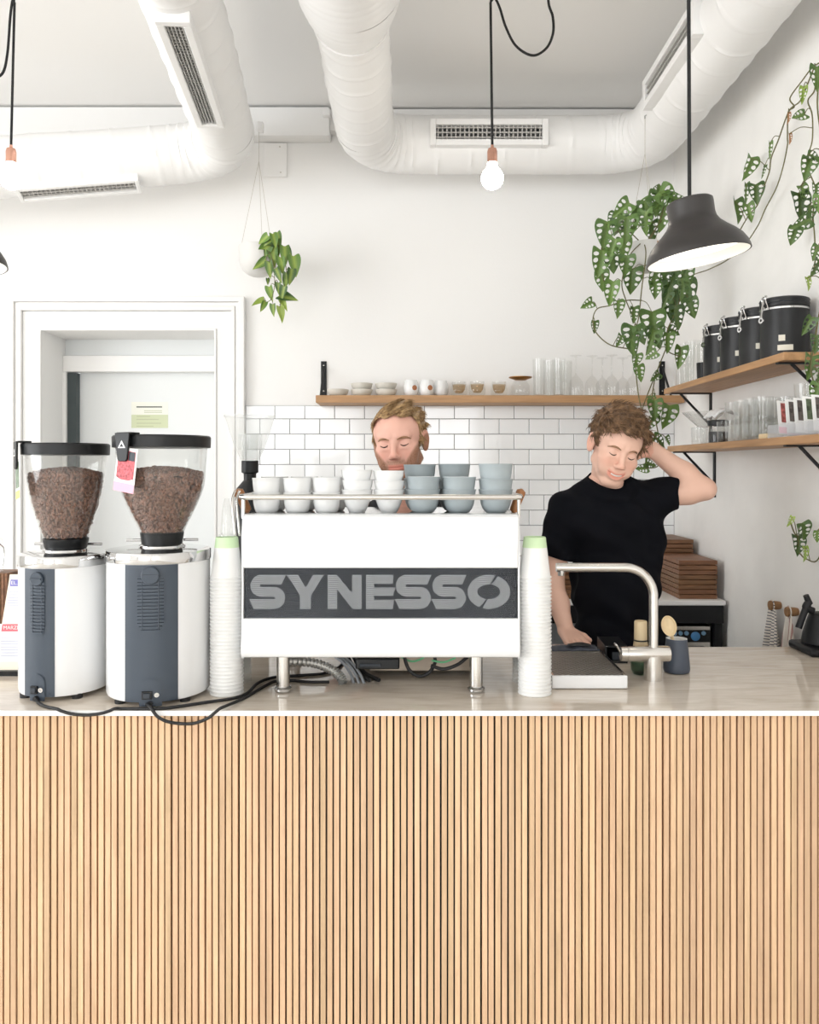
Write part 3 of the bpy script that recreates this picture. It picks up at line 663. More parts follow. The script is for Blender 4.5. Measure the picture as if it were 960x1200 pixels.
def cup_stack(px, py, npc, lab, d, grp, topy):
    X = (px-CX)*d/F; pitch = (P(0, topy, d).z-ZC-CH)/(npc-1)
    for i in range(npc):
        o = link('paper_cup', cup_body, None, (X+random.uniform(-.0002, .0002), d+random.uniform(-.0002, .0002), ZC+i*pitch))
        link('rolled_rim', rimm, o)
        l = ('topmost upturned paper cup with green base in the stack '+lab) if i == npc-1 else (ORD[npc-i]+' paper cup from the top of the stack '+lab)
        tag(o, l, 'paper cup', grp)
cup_stack(265.9, 0, 33, 'beside the large coffee grinder', 2.265, 'paper cups stacked beside the large grinder', 629)
cup_stack(626.8, 0, 33, 'beside the drip tray', 2.265, 'paper cups stacked beside the drip tray', 629)
# clear plastic cups stacked behind
clear = MB().lathe([(.045, 0), (.0435, .004), (.033, .095), (.031, .097), (0, .097)], 24, cap0=False).mesh('plastic_cup', M['plastic'], 40)
def clear_stack(px, d, n, lab, grp, zoff=0):
    X = (px-CX)*d/F
    for i in range(n):
        o = link('plastic_cup', clear, None, (X, d, ZC+zoff+i*.0125)); tag(o, ORD[n-i]+' clear plastic cup down the stack '+lab, 'plastic cup', grp)
clear_stack(277, 2.40, 7, 'behind the paper cups by the grinder', 'clear plastic cups by the grinder')
clear_stack(618, 2.40, 7, 'behind the paper cups by the drip tray', 'clear plastic cups by the drip tray')
# clear plastic lids standing above the left-hand paper cups
mb = MB().lathe([(.022, 0), (.022, .006), (.017, .008), (.0145, .05), (.011, .085), (.006, .105), (0, .106)], 20, cap0=False)
thing_mesh('domed_lid', mb, M['plastic'], 'clear cone-shaped plastic lid resting on the green-based paper cup stack', 'lid', ((265.9-CX)*2.265/F, 2.265, P(0, 629, 2.265).z))
# ------------------------------------------------------------------ coffee grinders
M['photoberry'] = mat('card_photo_cherries', srgb(196, 84, 92), .5, vary=.6, vscale=160)
M['pink'] = mat('card_pink', srgb(246, 176, 196), .6); M['cardyellow'] = mat('card_yellow', srgb(240, 226, 130), .6)
M['photogreen'] = mat('card_photo_hills', srgb(112, 128, 110), .5, vary=.6, vscale=60); M['logow'] = mat('logo_white', (.85, .86, .88), .5)
def bean_mesh():
    """one half-grooved bean, about 60 triangles"""
    mb = MB(); L, Wd, T = .0068, .0048, .0036; ns, nr = 8, 5; v = [(-L, 0, 0)]
    for i in range(1, nr):
        ph = PI*i/nr; x = -L*math.cos(ph); rr = math.sin(ph)
        for k in range(ns):
            a = 2*PI*k/ns; y = Wd*rr*math.cos(a); z = T*rr*math.sin(a)
            if math.sin(a) > .9: z *= .55
            v.append((x, y, z))
    v.append((L, 0, 0)); f = [(0, 1+(k+1) % ns, 1+k) for k in range(ns)]
    for i in range(nr-2): f += [(1+i*ns+k, 1+i*ns+(k+1) % ns, 1+(i+1)*ns+(k+1) % ns, 1+(i+1)*ns+k) for k in range(ns)]
    e = len(v)-1; o = 1+(nr-2)*ns; f += [(e, o+k, o+(k+1) % ns) for k in range(ns)]
    return np.array(v), f
BV, BF = bean_mesh()
def beans(prof, ztop, n, seed):
    """layer of beans lying against the inside of the hopper and heaped on top"""
    rg = np.random.default_rng(seed); mb = MB(); zs = [p[1] for p in prof]; rs = [p[0] for p in prof]
    def put(p):
        q = Euler(tuple(rg.uniform(0, 6.28, 3))).to_matrix(); s = rg.uniform(.88, 1.12)
        mb.add((BV*s) @ np.array(q).T+np.array(p), BF)
    zz = np.linspace(zs[0], ztop, 400); ww = np.interp(zz, zs, rs); cw = np.cumsum(ww)/ww.sum()
    for k in range(n):
        z = np.interp(rg.random(), cw, zz); r = np.interp(z, zs, rs)-.0055-rg.random()*.009; a = rg.random()*2*PI; put((r*math.cos(a), r*math.sin(a), z))
    rt = np.interp(ztop, zs, rs)-.006
    for k in range(int(n*.5)):
        r = rt*math.sqrt(rg.random()); a = rg.random()*2*PI; put((r*math.cos(a), r*math.sin(a), ztop+.016*(1-(r/rt)**2)+rg.uniform(-.002, .003)))
    return mb
def grinder(label, X, Y, a, b, rz, bandz, hop, pw, ribs, clipang, card, seed, nb, panel_dx=0):
    g = thing('coffee_grinder', label, 'grinder', (X, Y, ZC), rz, 'coffee grinders on the bar')
    zb_, zt_ = bandz
    el = lambda th, z, off=0: Vector(((a+off)*math.sin(th), -(b+off)*math.cos(th), z))
    prof = [(.93, .012), (.97, .013), (.985, .02), (.985, zb_)]
    part('body', MB().lathe([(r*a, z) for r, z in prof], 72, sy=b/a), M['gwhite'], g)
    part('steel_collar', MB().lathe([(a*1.0, zb_), (a*1.004, zb_+.001), (a*1.004, zt_-.002), (a*.995, zt_), (a*.8, zt_+.004), (.3*a, zt_+.006)], 72, sy=b/a), M['chrome'], g)
    for sx in (-1, 1):
        for sy in (-1, 1): part('foot', MB().lathe([(.014, 0), (.014, .014)], 14, (sx*a*.6, sy*b*.62, 0)), M['rubber'], g)
    t0 = math.asin(max(-1, (-pw/2+panel_dx)/a)); t1 = math.asin((pw/2+panel_dx)/a); tm = (t0+t1)/2
    mb = MB(); mb.grid(14, 1, lambda u, v: el(t0+(t1-t0)*u, .014+(zb_-.015)*v, -.0005)); part('back_panel', mb, M['slate'], g, solid=.0)
    hw = .0325*ribs; zk = zb_-.027
    fr = lambda th, z, off: (Matrix.Translation(el(th, z, off)) @ Matrix.Rotation(th, 4, 'Z'))
    # louvred vent
    vp = part('vent', MB().grid(8, 10, lambda u, v: el(tm+(u-.5)*2*math.asin(hw/a)*(1 if v > .12 else .75+2*v), zk-.152+.15*v, .0005)), M['slate'], g)
    for k in range(16):
        z = zk-.146+k*.0088; hh = hw*(.72 if k == 0 else .9 if k == 1 else 1)
        mbr = MB(); mbr.grid(6, 1, lambda u, v: el(tm+(u-.5)*2*math.asin(hh/a), z+v*.005, .0035)); mbr.grid(6, 1, lambda u, v: el(tm+(u-.5)*2*math.asin(hh/a), z+.005+v*.001, .0035-v*.003))
        part('vent_rib', mbr, M['slate'], vp)
    for s in (-.62, .62):
        part('vent_rib', MB().tube([el(tm+s*math.asin(hw/a), zk-.14, .003), el(tm+s*math.asin(hw/a), zk, .003)], .0016, 6), M['slate'], vp)
    kn = part('knob', MB().lathe([(.0235*ribs**.5, 0), (.0235*ribs**.5, .006), (.021*ribs**.5, .008), (0, .008)], 28, M=fr(tm, zk, .0) @ Matrix.Rotation(PI/2, 4, 'X')), M['slate'], g)
    part('knob_grip', MB().obox(fr(tm, zk, .0095), .040*ribs**.5, .004, .005), M['slate'], kn)
    # switch plate
    sw_ = .028*ribs**.6
    mb = MB(); n = 10
    mb.grid(8, 12, lambda u, v: el(tm+.05*0+(u-.5)*2*math.asin(sw_*(1 if v < .62 else math.sqrt(max(.0, 1-((v-.62)/.38)**2)) or .02)/a), .004+.072*v, .003))
    sp = part('switch_plate', mb, M['slate'], g)
    part('rocker_switch', MB().obox(fr(tm-.28*sw_/a, .034, .006), .026*ribs**.6, .006, .021), M['black'], sp, bevel=.001)
    part('rocker_key', MB().obox(fr(tm-.28*sw_/a, .034, .010), .018*ribs**.6, .004, .013), M['slatedk'], sp, bevel=.001)
    part('jack', MB().lathe([(.0062, 0), (.0062, .004), (.003, .004), (.003, .001), (0, .001)], 16, M=fr(tm+.55*sw_/a, .034, .003) @ Matrix.Rotation(PI/2, 4, 'X')), M['chrome'], sp)
    part('cable_gland', MB().lathe([(.007, 0), (.006, .012), (0, .012)], 14, M=fr(tm, .012, .002) @ Matrix.Rotation(PI/2, 4, 'X')), M['rubber'], sp)
    # top hardware
    part('neck_ring', MB().lathe([(.064, zt_+.002), (.062, zt_+.010), (.052, zt_+.016)], 40, (hop['dx'], 0, 0)), M['chrome'], g)
    for s, l in ((-1, .045), (1, .04)):
        part('adjust_pin', MB().tube([(hop['dx']+s*.055, .02, zt_+.022), (hop['dx']+s*(.055+l), .02, zt_+.022)], .004, 10), M['chrome'], g)
    # hopper
    hz = hop['prof']; dx = hop['dx']; cz0, cz1 = hop['collar']
    hp_ = part('hopper', MB().lathe([(r, z) for r, z in hz], 56, (dx, 0, 0), cap0=False, cap1=False), M['hopper'], g)
    part('hopper_inner_wall', MB().lathe([(r-.0025, z) for r, z in hz], 56, (dx, 0, 0), cap0=False, cap1=False), M['hopper'], hp_)
    part('hopper_collar', MB().lathe([(hop['cr1'], cz0), (hop['cr1']+.002, cz0+.002), (hop['cr0'], cz1-.002), (hop['cr0']-.003, cz1)], 48, (dx, 0, 0)), M['black'], g)
    lr, lz0, lz1 = hop['lid']
    part('lid', MB().lathe([(lr-.006, lz0), (lr, lz0+.001), (lr+.001, lz1-.004), (lr-.002, lz1), (0, lz1+.001)], 64, (dx, 0, 0)), M['black'], g)
    bp = [(r-.003, z) for r, z in hz]
    core = [(bp[0][0]-.013, bp[0][1])]+[(r-.016, z) for r, z in bp if bp[0][1] < z < hop['fill']]+[(np.interp(hop['fill'], [q[1] for q in bp], [q[0] for q in bp])-.018, hop['fill']-.010), (0, hop['fill']+.002)]
    bc = part('bean_mass', MB().lathe(core, 40, (dx, 0, 0)), M['beancore'], g)
    bb = beans(bp, hop['fill'], nb, seed); bb.v = [(x+dx, y, z) for x, y, z in bb.v]
    o = part('coffee_beans', bb, M['bean'], bc, sharp=None); o['kind'] = 'stuff'; o['label'] = 'glossy brown coffee beans'
    o.data.polygons.foreach_set('use_smooth', [True]*len(o.data.polygons))
    # clip with card hanging on the lid rim
    cm = Matrix.Translation((dx, 0, 0)) @ Matrix.Rotation(clipang, 4, 'Z') @ Matrix.Translation((0, -lr-.007, lz1))
    mb = MB(); out = [(-.026, .004), (.026, .004), (.022, -.028), (.017, -.066), (.011, -.071), (-.011, -.071), (-.017, -.066), (-.022, -.028)]
    mb.prism(out, 0, .006, lambda u, v, d: cm @ Vector((u, -d-.002, v))); mb.obox(cm @ Matrix.Translation((0, .014, .003)), .05, .034, .005)
    cl = part('clip', mb, M['black'], g, bevel=.0015)
    mb = MB(); mb.prism([(-.013, -.036), (.013, -.036), (0, -.016)], 0, .001, lambda u, v, d: cm @ Vector((u, -d-.008, v)))
    part('clip_logo', mb, M['logow'], cl, sharp=None)
    mb = MB(); mb.prism([(-.007, -.033), (.007, -.033), (0, -.024)], 0, .001, lambda u, v, d: cm @ Vector((u, -d-.0085, v))); part('clip_logo', mb, M['black'], cl, sharp=None)
    Cm = cm @ Matrix.Translation(card['off']) @ Matrix.Rotation(card['roll'], 4, 'Y')
    cw, chh = card['size']
    ca = part('card', MB().obox(Cm, cw, .001, chh), M['paper'], g)
    part('card_photo', MB().obox(Cm @ Matrix.Translation((0, -.001, chh*.10)), cw*.84, .0006, chh*.66), card['photo'], ca)
    part('card_stripe', MB().obox(Cm @ Matrix.Translation((0, -.001, -chh*.40)), cw, .0006, chh*.2), card['stripe'], ca)
    if card.get('arc'):
        mb = MB(); n = 12; v = []
        for i in range(n+1):
            u = -.5+i/n; zc = -chh*(.24-.06*(2*u)**2)
            v += [Cm @ Vector((u*cw*.84, -.0018, zc)), Cm @ Vector((u*cw*.84, -.0018, zc-.004))]
        mb.add(v, [(2*i, 2*i+1, 2*i+3, 2*i+2) for i in range(n)]); part('card_curve', mb, M['paper'], ca)
        part('card_corner', MB().obox(Cm @ Matrix.Translation((cw*.26, -.0016, chh*.32)), cw*.3, .0006, chh*.2), M['slatedk'], ca)
    return g
def hop_from(d, prof, collar, lid, fill, dxw):
    zf = lambda y: P(0, y, d).z-ZC
    return dict(prof=[(S(r, d), zf(y)) for y, r in prof], collar=(zf(collar[1]), zf(collar[0])), cr0=S(collar[2], d), cr1=S(collar[3], d), lid=(S(lid[2], d), zf(lid[1]), zf(lid[0])), fill=zf(fill), dx=dxw)
dR = 2.275
hR = hop_from(dR, [(624, 25), (618, 27.5), (605, 34), (592, 40), (580, 45), (570, 48), (560, 49.3), (540, 50.5), (524, 52)], (623, 640, 25, 22), (511, 525, 55.5), 556, .008)
grinder('large white coffee grinder with a cherry photo card, beside the paper cups', (186.5-CX)*dR/F, dR, .139, .150, math.radians(7), (1.349-ZC, 1.377-ZC), hR, .134, 1.0, math.radians(-34), dict(off=(.006, -.0005, -.093), roll=math.radians(8), size=(.072, .116), photo=M['photoberry'], stripe=M['pink'], arc=True), 3, 2100, .004)
dL = 2.305
hL = hop_from(dL, [(629, 25.5), (620, 28.5), (605, 33.5), (590, 38.5), (575, 41.5), (560, 43.5), (545, 45), (533, 46)], (630, 645, 25.5, 22), (520, 533.5, 48.5), 557, .002)
grinder('smaller white coffee grinder with a landscape photo card, beside the menu board', (76.5-CX)*dL/F, dL, .119, .130, math.radians(-3), (1.333-ZC, 1.363-ZC), hL, .087, .62, math.radians(-54), dict(off=(.004, -.0005, -.098), roll=math.radians(-6), size=(.068, .105), photo=M['photogreen'], stripe=M['cardyellow']), 5, 1850, -.012)
# mains leads of the two grinders, drooping over the worktop edge
e = .0042; dE = D1-.006
cable('mains_lead', [P(172, 825.5, 2.120), P(173.5, 826, 2.108), P(177, 829.5, 2.092), P(185, 840, 2.0885), P(200, 846.5, 2.0885), P(225, 848, 2.0885), P(243, 842, 2.089), P(252, 835, 2.0905), P(258, 830.2, 2.0965), P(263, 828, 2.110), on(286, 818, e), on(307, 806, e), on(322, 798.5, e), on(342, 797.5, e), on(362, 799, e), on(386, 799, e)], e, M['rubber'], 'black mains lead looping below the worktop edge from the large grinder', 'cable', 'grinder mains leads')
cable('mains_lead', [P(43.5, 819.5, 2.170), P(45, 823.5, 2.148), on(54, 828, e), P(66, 830.6, 2.0985), P(72, 833.2, 2.0948), P(84, 836.6, 2.0946), P(100, 838, 2.0946), P(116, 836.6, 2.0946), P(128, 833.2, 2.0948), P(134, 830.6, 2.0985), on(142, 830.3, e), on(160, 830.6, e), on(180, 830.6, e), on(196, 829.6, e), on(220, 826.3, e), on(245, 822.5, e), on(275, 818, e), on(290, 812, e), on(303, 800, e), on(322, 793.5, e), on(350, 791.5, e), on(380, 789, e), on(397, 782, e), on(406, 770, e), on(408, 762, e)], e, M['rubber'], 'black mains lead running along the worktop edge from the small grinder', 'cable', 'grinder mains leads')
# third grinder behind the machine, empty hopper
d = 2.76; g3 = thing('coffee_grinder', 'black coffee grinder with an empty clear hopper behind the espresso machine', 'grinder', ((296-CX)*d/F, d, ZC), 0, 'coffee grinders on the bar')
zf = lambda y: P(0, y, d).z-ZC; ox = S(-3, d)
part('body', MB().lathe([(.055, 0), (.055, zf(600)), (.058, zf(585)), (.052, zf(572)), (.03, zf(563)), (0, zf(562))], 36), M['black'], g3)
part('hopper', MB().lathe([(S(10, d), zf(540)), (S(17, d), zf(525)), (S(23, d), zf(508)), (S(27.5, d), zf(492)), (S(29, d), zf(488))], 48, (ox, 0, 0), cap0=False, cap1=False), M['plastic'], g3)
part('hopper_rim', MB().lathe([(S(28.6, d), zf(488.6)), (S(29.8, d), zf(488.2)), (S(29.8, d), zf(486.8)), (S(28.6, d), zf(486.6))], 48, (ox, 0, 0), cap0=False, cap1=False), M['plastic'], g3)
part('hopper_inner_tube', MB().lathe([(S(9, d), zf(540)), (S(9.5, d), zf(510)), (S(14, d), zf(509)), (S(14, d), zf(527))], 32, (ox, 0, 0), cap0=False, cap1=False), M['plastic'], g3)
part('hopper_collar', MB().lathe([(S(7, d), zf(572)), (S(7.4, d), zf(555)), (S(9.9, d), zf(553.5)), (S(9.9, d), zf(540))], 36, (ox, 0, 0)), M['black'], g3)
# ------------------------------------------------------------------ drip tray, tap, barista tools
dt = thing('drip_tray', 'low white drip tray with a slanted dark grate beside the tap', 'drip tray', (.504, 2.51, ZC))
tx0_, tx1_, ty0, ty1, th_ = .398, .610, 2.303, 2.716, .038
part('tray_front', MB().box(tx0_, tx1_, ty0, ty0+.012, ZC+.002, ZC+th_), M['gwhite'], dt, world=True, bevel=.003)
part('tray_body', MB().box(tx0_+.002, tx1_-.002, ty0+.012, ty1, ZC, ZC+.003).box(tx0_+.002, tx0_+.008, ty0+.012, ty1, ZC+.003, ZC+th_-.012).box(tx1_-.008, tx1_-.002, ty0+.012, ty1, ZC+.003, ZC+th_-.012).box(tx0_+.008, tx1_-.008, ty1-.006, ty1, ZC+.003, ZC+th_-.012), M['steel'], dt, world=True)
mb = MB().box(tx0_, tx0_+.008, ty0+.012, ty1, ZC+th_-.012, ZC+th_).box(tx1_-.008, tx1_, ty0+.012, ty1, ZC+th_-.012, ZC+th_).box(tx0_+.008, tx1_-.008, ty1-.008, ty1, ZC+th_-.012, ZC+th_)
part('tray_rim', mb, M['steel'], dt, world=True)
M['gratebar'] = mat('grate_bar', (.34, .31, .28), .45, .5)
yg = 2.60
part('grate_bed', MB().box(tx0_+.008, tx1_-.008, ty0+.012, ty1-.008, ZC+.003, ZC+.006), M['steel'], dt, world=True)
part('side_plate', MB().box(tx0_+.008, tx1_-.008, yg, ty1-.008, ZC+th_-.008, ZC+th_-.001), M['gratebar'], dt, world=True)
# slanted bars clipped to the grate rectangle
gx0, gx1, gy0, gy1 = tx0_+.009, tx1_-.009, ty0+.014, yg-.002; sl = .9
k = gx0-.40
while k < gx1+.40:
    pts = []
    ta = []
    # line: x = k + sl*(y-gy0)
    ya = gy0 if gx0 <= k <= gx1 else (gy0+((gx0-k)/sl) if k < gx0 else gy0+((gx1-k)/sl))
    yb = gy1; xb = k+sl*(yb-gy0)
    if xb < gx0: yb = gy0+(gx0-k)/sl
    if xb > gx1: yb = gy0+(gx1-k)/sl
    if ya >= gy0-1e-6 and yb-ya > .006:
        xa, xb = k+sl*(ya-gy0), k+sl*(yb-gy0)
        part('grate_bar', MB().prism([(xa-.0042, ya), (xa+.0042, ya), (xb+.0042, yb), (xb-.0042, yb)], ZC+th_-.008, ZC+th_-.001, lambda u, v, dd: (u, v, dd)), M['gratebar'], dt, world=True)
    k += .0155
tm_ = P(672, 763, 2.66); o = thing('tamper_mat', 'small dark grey folded cloth lying on the drip tray back plate', 'cloth', (tm_.x, 2.65, ZC+th_-.001))
M['rag'] = mat('rag_grey', srgb(74, 78, 88), .8, vary=.2)
mb = MB(); mb.grid(24, 12, lambda u, v: (-.075+.15*u, -.035+.07*v, .003+.012*abs(math.sin(u*7+v*2))*math.sin(PI*u)*math.sin(PI*v)+.004*noise.noise(Vector((u*6, v*6, 1)))))
part('folded_cloth', mb, M['rag'], o, solid=.004)
part('fold', MB().grid(10, 6, lambda u, v: (-.02+.07*u, -.03+.03*v, .016+.008*math.sin(PI*u)*math.sin(PI*v))), M['rubber'], o, solid=.003)
# tap
tp = P(767, 798, 2.396); TX = tp.x; TY = 2.41; tz = lambda py: P(0, py, TY).z
fa = thing('tap', 'brushed steel mixer tap with a tall square-bent spout', 'tap', (TX, TY, ZC))
part('base', MB().lathe([(.0262, 0), (.0262, tz(768)-ZC)], 40), M['steel'], fa)
xA, xB = P(735, 0, TY).x-TX, P(784.5, 0, TY).x-TX; zm = tz(766)-ZC
part('valve_body', MB().tube([(xA, 0, zm), (xA+.006, 0, zm), (xB-.003, 0, zm), (xB, 0, zm)], [.0215, .0228, .0228, .0215], 36), M['steel'], fa, sharp=40)
hd = part('lever_hub', MB().tube([(xA-.019, 0, zm), (xA-.001, 0, zm)], [.021, .0222], 36), M['steel'], fa)
part('lever', MB().obox(Matrix.Translation((xA-.026, -.010, zm+.012)) @ Matrix.Rotation(math.radians(-32), 4, 'Y') @ Matrix.Rotation(.4, 4, 'X'), .006, .014, .055), M['chrome'], hd, bevel=.002)
zs = tz(665)-ZC; xs = P(766, 0, TY).x-TX; xe = P(652, 0, TY).x-TX; rb = .085
sp_ = [(xs, 0, zm), (xs, 0, zs-rb)]+[(xs-rb+rb*math.cos(a_), 0, zs-rb+rb*math.sin(a_)) for a_ in [PI/2*i/14 for i in range(1, 15)]]+[(xe, 0, zs)]
part('spout', MB().tube(sp_, .0132, 28), M['steel'], fa, sharp=50)
part('aerator', MB().lathe([(.0085, zs-.024), (.0095, zs-.022), (.0095, zs-.008)], 20, (xe+.014, 0, 0)), M['chrome'], fa)
# knock box / black tool box
c = on(716, 777, 0); kb = thing('tamping_box', 'small black box with open end beside the drip tray', 'box', (c.x+.020, c.y+.055, ZC), math.radians(-3))
part('case', MB().box(-.035, .035, -.06, .09, 0, .008).box(-.035, -.030, -.06, .09, .008, .05).box(.030, .035, -.06, .09, .008, .05).box(-.03, .03, .085, .09, .008, .05).box(-.035, .035, -.06, .09, .05, .055), M['black'], kb, bevel=.001)
part('inner_slide', MB().box(-.012, .026, -.052, .06, .008, .034), M['slatedk'], kb, bevel=.002)
# matcha whisk in green glass holder
c = on(752, 788, 0, ZC); wy = 2.478; wx = P(751, 0, wy).x
wk = thing('bamboo_whisk', 'bamboo tea whisk standing handle up behind the tap', 'whisk', (wx, wy, ZC+.028)); wz = lambda py: P(0, py, wy).z-ZC-.028
part('handle', MB().lathe([(S(7.6, wy), wz(750)), (S(7.4, wy), wz(729)), (S(6.8, wy), wz(727.5)), (S(5.5, wy), wz(727.8))], 28), M['bamboo'], wk)
part('binding', MB().lathe([(S(7.8, wy), wz(751)), (S(8, wy), wz(750)), (S(7.8, wy), wz(749.2))], 28, cap0=False, cap1=False), M['rubber'], wk)
for k in range(36):
    a_ = 2*PI*k/36; part('tine', MB().tube([(math.cos(a_)*.017, math.sin(a_)*.017, wz(750)), (math.cos(a_)*.023, math.sin(a_)*.023, wz(762)), (math.cos(a_)*.021, math.sin(a_)*.021, .012)], [.0022, .0016, .001], 5), M['bamboo'], wk)
wg = thing('whisk_glass', 'green-tinted glass dish holding the bamboo whisk', 'glass', (wx, wy, ZC))
M['greenglass'] = glassmat('green_glass', (.55, .66, .6), 1.5)
part('dish', MB().lathe([(0, .001), (.022, .001), (.029, .012), (.031, .04), (.029, .04), (.027, .014), (.02, .006), (0, .006)], 28), M['greenglass'], wg)
# pitcher and scoop
py_ = 2.50; pxx = P(793, 0, py_).x
pt = thing('milk_pitcher', 'slate blue milk pitcher with pale inside next to the tap', 'pitcher', (pxx, py_, ZC)); pz = lambda y: P(0, y, py_).z-ZC
pm = [(.030, 0), (.0375, .003), (.0395, .010), (.039, .022), (.0345, .07), (.0315, pz(750)), (.031, pz(748))]
part('body', MB().lathe([(0, 0)]+pm, 40, cap1=False), M['pitcher'], pt)
part('liner', MB().lathe([(.031, pz(748)), (.0285, pz(748)), (.029, pz(752)), (.034, .03), (.03, .008), (0, .008)], 40, cap0=False), M['ceramicw'], pt)
part('handle', MB().tube(smooth_path([(.02, .028, pz(755)), (.03, .055, pz(757)), (.034, .060, .06), (.028, .034, .03)], 6), .005, 10), M['pitcher'], pt)
sc_ = thing('wooden_scoop', 'pale round scoop leaning out of the slate blue pitcher', 'scoop', (pxx-.004, py_, ZC+.009))
Mx = Matrix.Translation((-.024, -.006, pz(733.5)-.009)) @ Matrix.Rotation(math.radians(28), 4, 'Z') @ Matrix.Rotation(math.radians(72), 4, 'X') @ Matrix.Rotation(math.radians(-25), 4, 'Y')
part('bowl', MB().lathe([(0, -.006), (.02, -.003), (.029, .004), (.031, .010), (.029, .010), (.024, .004), (0, -.002)], 32, M=Mx, sx=.75, sy=1.0), M['bamboo'], sc_)
part('handle', MB().tube([(-.012, 0, pz(742)-.009), (-.003, .003, .07), (.010, .006, .008)], [.0055, .0055, .0055], 10), M['bamboo'], sc_)
# ------------------------------------------------------------------ kettle at the right-hand wall
kx, ky = 1.392, 2.77
ke = thing('pour_over_kettle', 'matt black kettle with pistol handle on its power base by the wall', 'kettle', (kx, ky, ZC), math.radians(0))
zq = lambda y, d_=ky: P(0, y, d_).z-ZC
part('power_base', MB().box(-.083, .078, -.085, .085, 0, .028), M['blackmetal'], ke, bevel=.01)
part('body', MB().lathe([(.068, .03), (.070, .034), (.066, .06), (.055, .10), (.046, .125), (.044, .128), (.040, .131), (0, .133)], 40), M['blackmetal'], ke)
part('lid_knob', MB().lathe([(.006, .132), (.006, .142), (.012, .146), (.012, .154), (0, .156)], 20), M['blackmetal'], ke)
hpt = smooth_path([(-.035, 0, zq(716)), (-.06, 0, zq(712)), (P(948, 0, ky).x-kx, 0, zq(706)), (P(945.5, 0, ky).x-kx, 0, zq(711)), (P(941, 0, ky).x-kx, 0, zq(722)), (P(936, 0, ky).x-kx, 0, zq(736))], 8)
part('handle', MB().tube(hpt, [.012]*17+[.011]*(len(hpt)-17), 14), M['blackmetal'], ke, sharp=60)
part('thumb_rest', MB().tube([(P(949, 0, ky).x-kx, 0, zq(708)), (P(944.5, 0, ky).x-kx, 0, zq(697.5))], [.011, .0095], 14), M['blackmetal'], ke)
part('spout', MB().tube(smooth_path([(.05, -.03, .045), (.064, -.05, .07), (.06, -.06, .11), (.066, -.07, .128)], 6), [.008]*6+[.006]*6+[.005]*7, 10), M['blackmetal'], ke)
# ------------------------------------------------------------------ menu board and things at the left edge
dm = 2.47
mn = thing('menu_board', 'cream menu board with purple and red headed price sheets', 'menu', ((5-CX)*dm/F, dm, ZC))
M['cream'] = mat('menu_cream', srgb(247, 240, 222), .6); M['purple'] = mat('menu_purple', srgb(128, 126, 196), .6); M['red'] = mat('menu_red', srgb(238, 110, 122), .6)
M['faint'] = mat('menu_faint_ink', srgb(196, 198, 214), .7)
def mp_(name, poly, m, dy, par=None):
    mb = MB(); mb.prism([(P(x, y, dm).x, P(x, y, dm).z) for x, y in poly][::-1], 0, .002, lambda u, v, dd: (u, dm-dy+dd, v)); return part(name, mb, m, par or mn, world=True)
mp_('board', [(-14, 785), (-14, 760), (-2, 760), (12, 673), (60, 673), (60, 785)], M['cream'], .002)
s1 = mp_('price_sheet', [(8, 720), (13, 679), (58, 679), (58, 720)], M['paper'], .004)
mp_('header', [(12.6, 686.5), (13.6, 679), (58, 679), (58, 686.5)], M['purple'], .006, s1)
s2 = mp_('price_sheet', [(-8, 775), (-1.5, 731), (58, 731), (58, 775)], M['paper'], .004)
mp_('header', [(2.6, 739.5), (4, 731), (58, 731), (58, 739.5)], M['red'], .006, s2)
for k in range(7): mp_('text_line', [(11.5-k*.55, 694+k*3.2), (11.6-k*.55, 693+k*3.2), (50, 693+k*3.2), (50, 694+k*3.2)], M['faint'], .006, s1)
for k in range(7): mp_('text_line', [(2, 748+k*3.4), (2.1, 747+k*3.4), (50, 747+k*3.4), (50, 748+k*3.4)], M['faint'], .006, s2)
mb = MB().box(P(-14, 0, dm).x, P(62, 0, dm).x, dm-.02, dm+.06, ZC, P(0, 785, dm).z); part('base_strip', mb, M['blackmetal'], mn, world=True, label='black foot strip')
def textmesh(s, size, name='lettering'):
    cu = bpy.data.curves.new('txt', 'FONT'); cu.body = s; cu.size = size; cu.extrude = .0003
    o = bpy.data.objects.new('txt', cu); me = bpy.data.meshes.new_from_object(o); me.name = name
    bpy.data.objects.remove(o); bpy.data.curves.remove(cu); return me
def text(name, s, px, py, d_, hpx, m, parent, dy, rz=0, bold=1.35):
    me = textmesh(s, S(hpx, d_)*1.42, name); me.materials.clear(); me.materials.append(m)
    p = P(px, py, d_); p.y = d_-dy; o = link(name, me, parent, p-base(parent)); o.rotation_euler = (PI/2, 0, rz); o.scale = (bold, 1, 1); return o
text('heading_text', 'EL.PI', 14, 684.6, dm, 4.2, M['paper'], s1, .0066, bold=1.1); text('heading_text', 'MARZIOLA', 5, 737, dm, 4.2, M['paper'], s2, .0066, bold=1.0)
wb = thing('slatted_box', 'dark wooden slatted box behind the menu board', 'box', (P(-6, 0, 2.6).x, 2.62, ZC))
for k in range(9):
    x = P(-24+k*4, 0, 2.6).x; part('slat', MB().box(x, x+.0085, 2.585, 2.595, ZC, P(0, 672, 2.585).z), M['walnut'], wb, world=True)
part('case', MB().box(P(-26, 0, 2.6).x, P(10.5, 0, 2.6).x, 2.597, 2.70, ZC, P(0, 671.5, 2.6).z), M['walnut'], wb, world=True, bevel=.004)
dd = 2.66; jr = thing('clip_jar', 'small glass jar with a wire clasp standing on the slatted box', 'jar', (P(-3, 0, dd).x, dd-.02, P(0, 671.5, 2.6).z)); 
part('glass', MB().lathe([(0, .001), (.026, .001), (.028, .006), (.028, .075), (.022, .082), (.022, .088)], 28, cap1=False), M['glassthick'], jr)
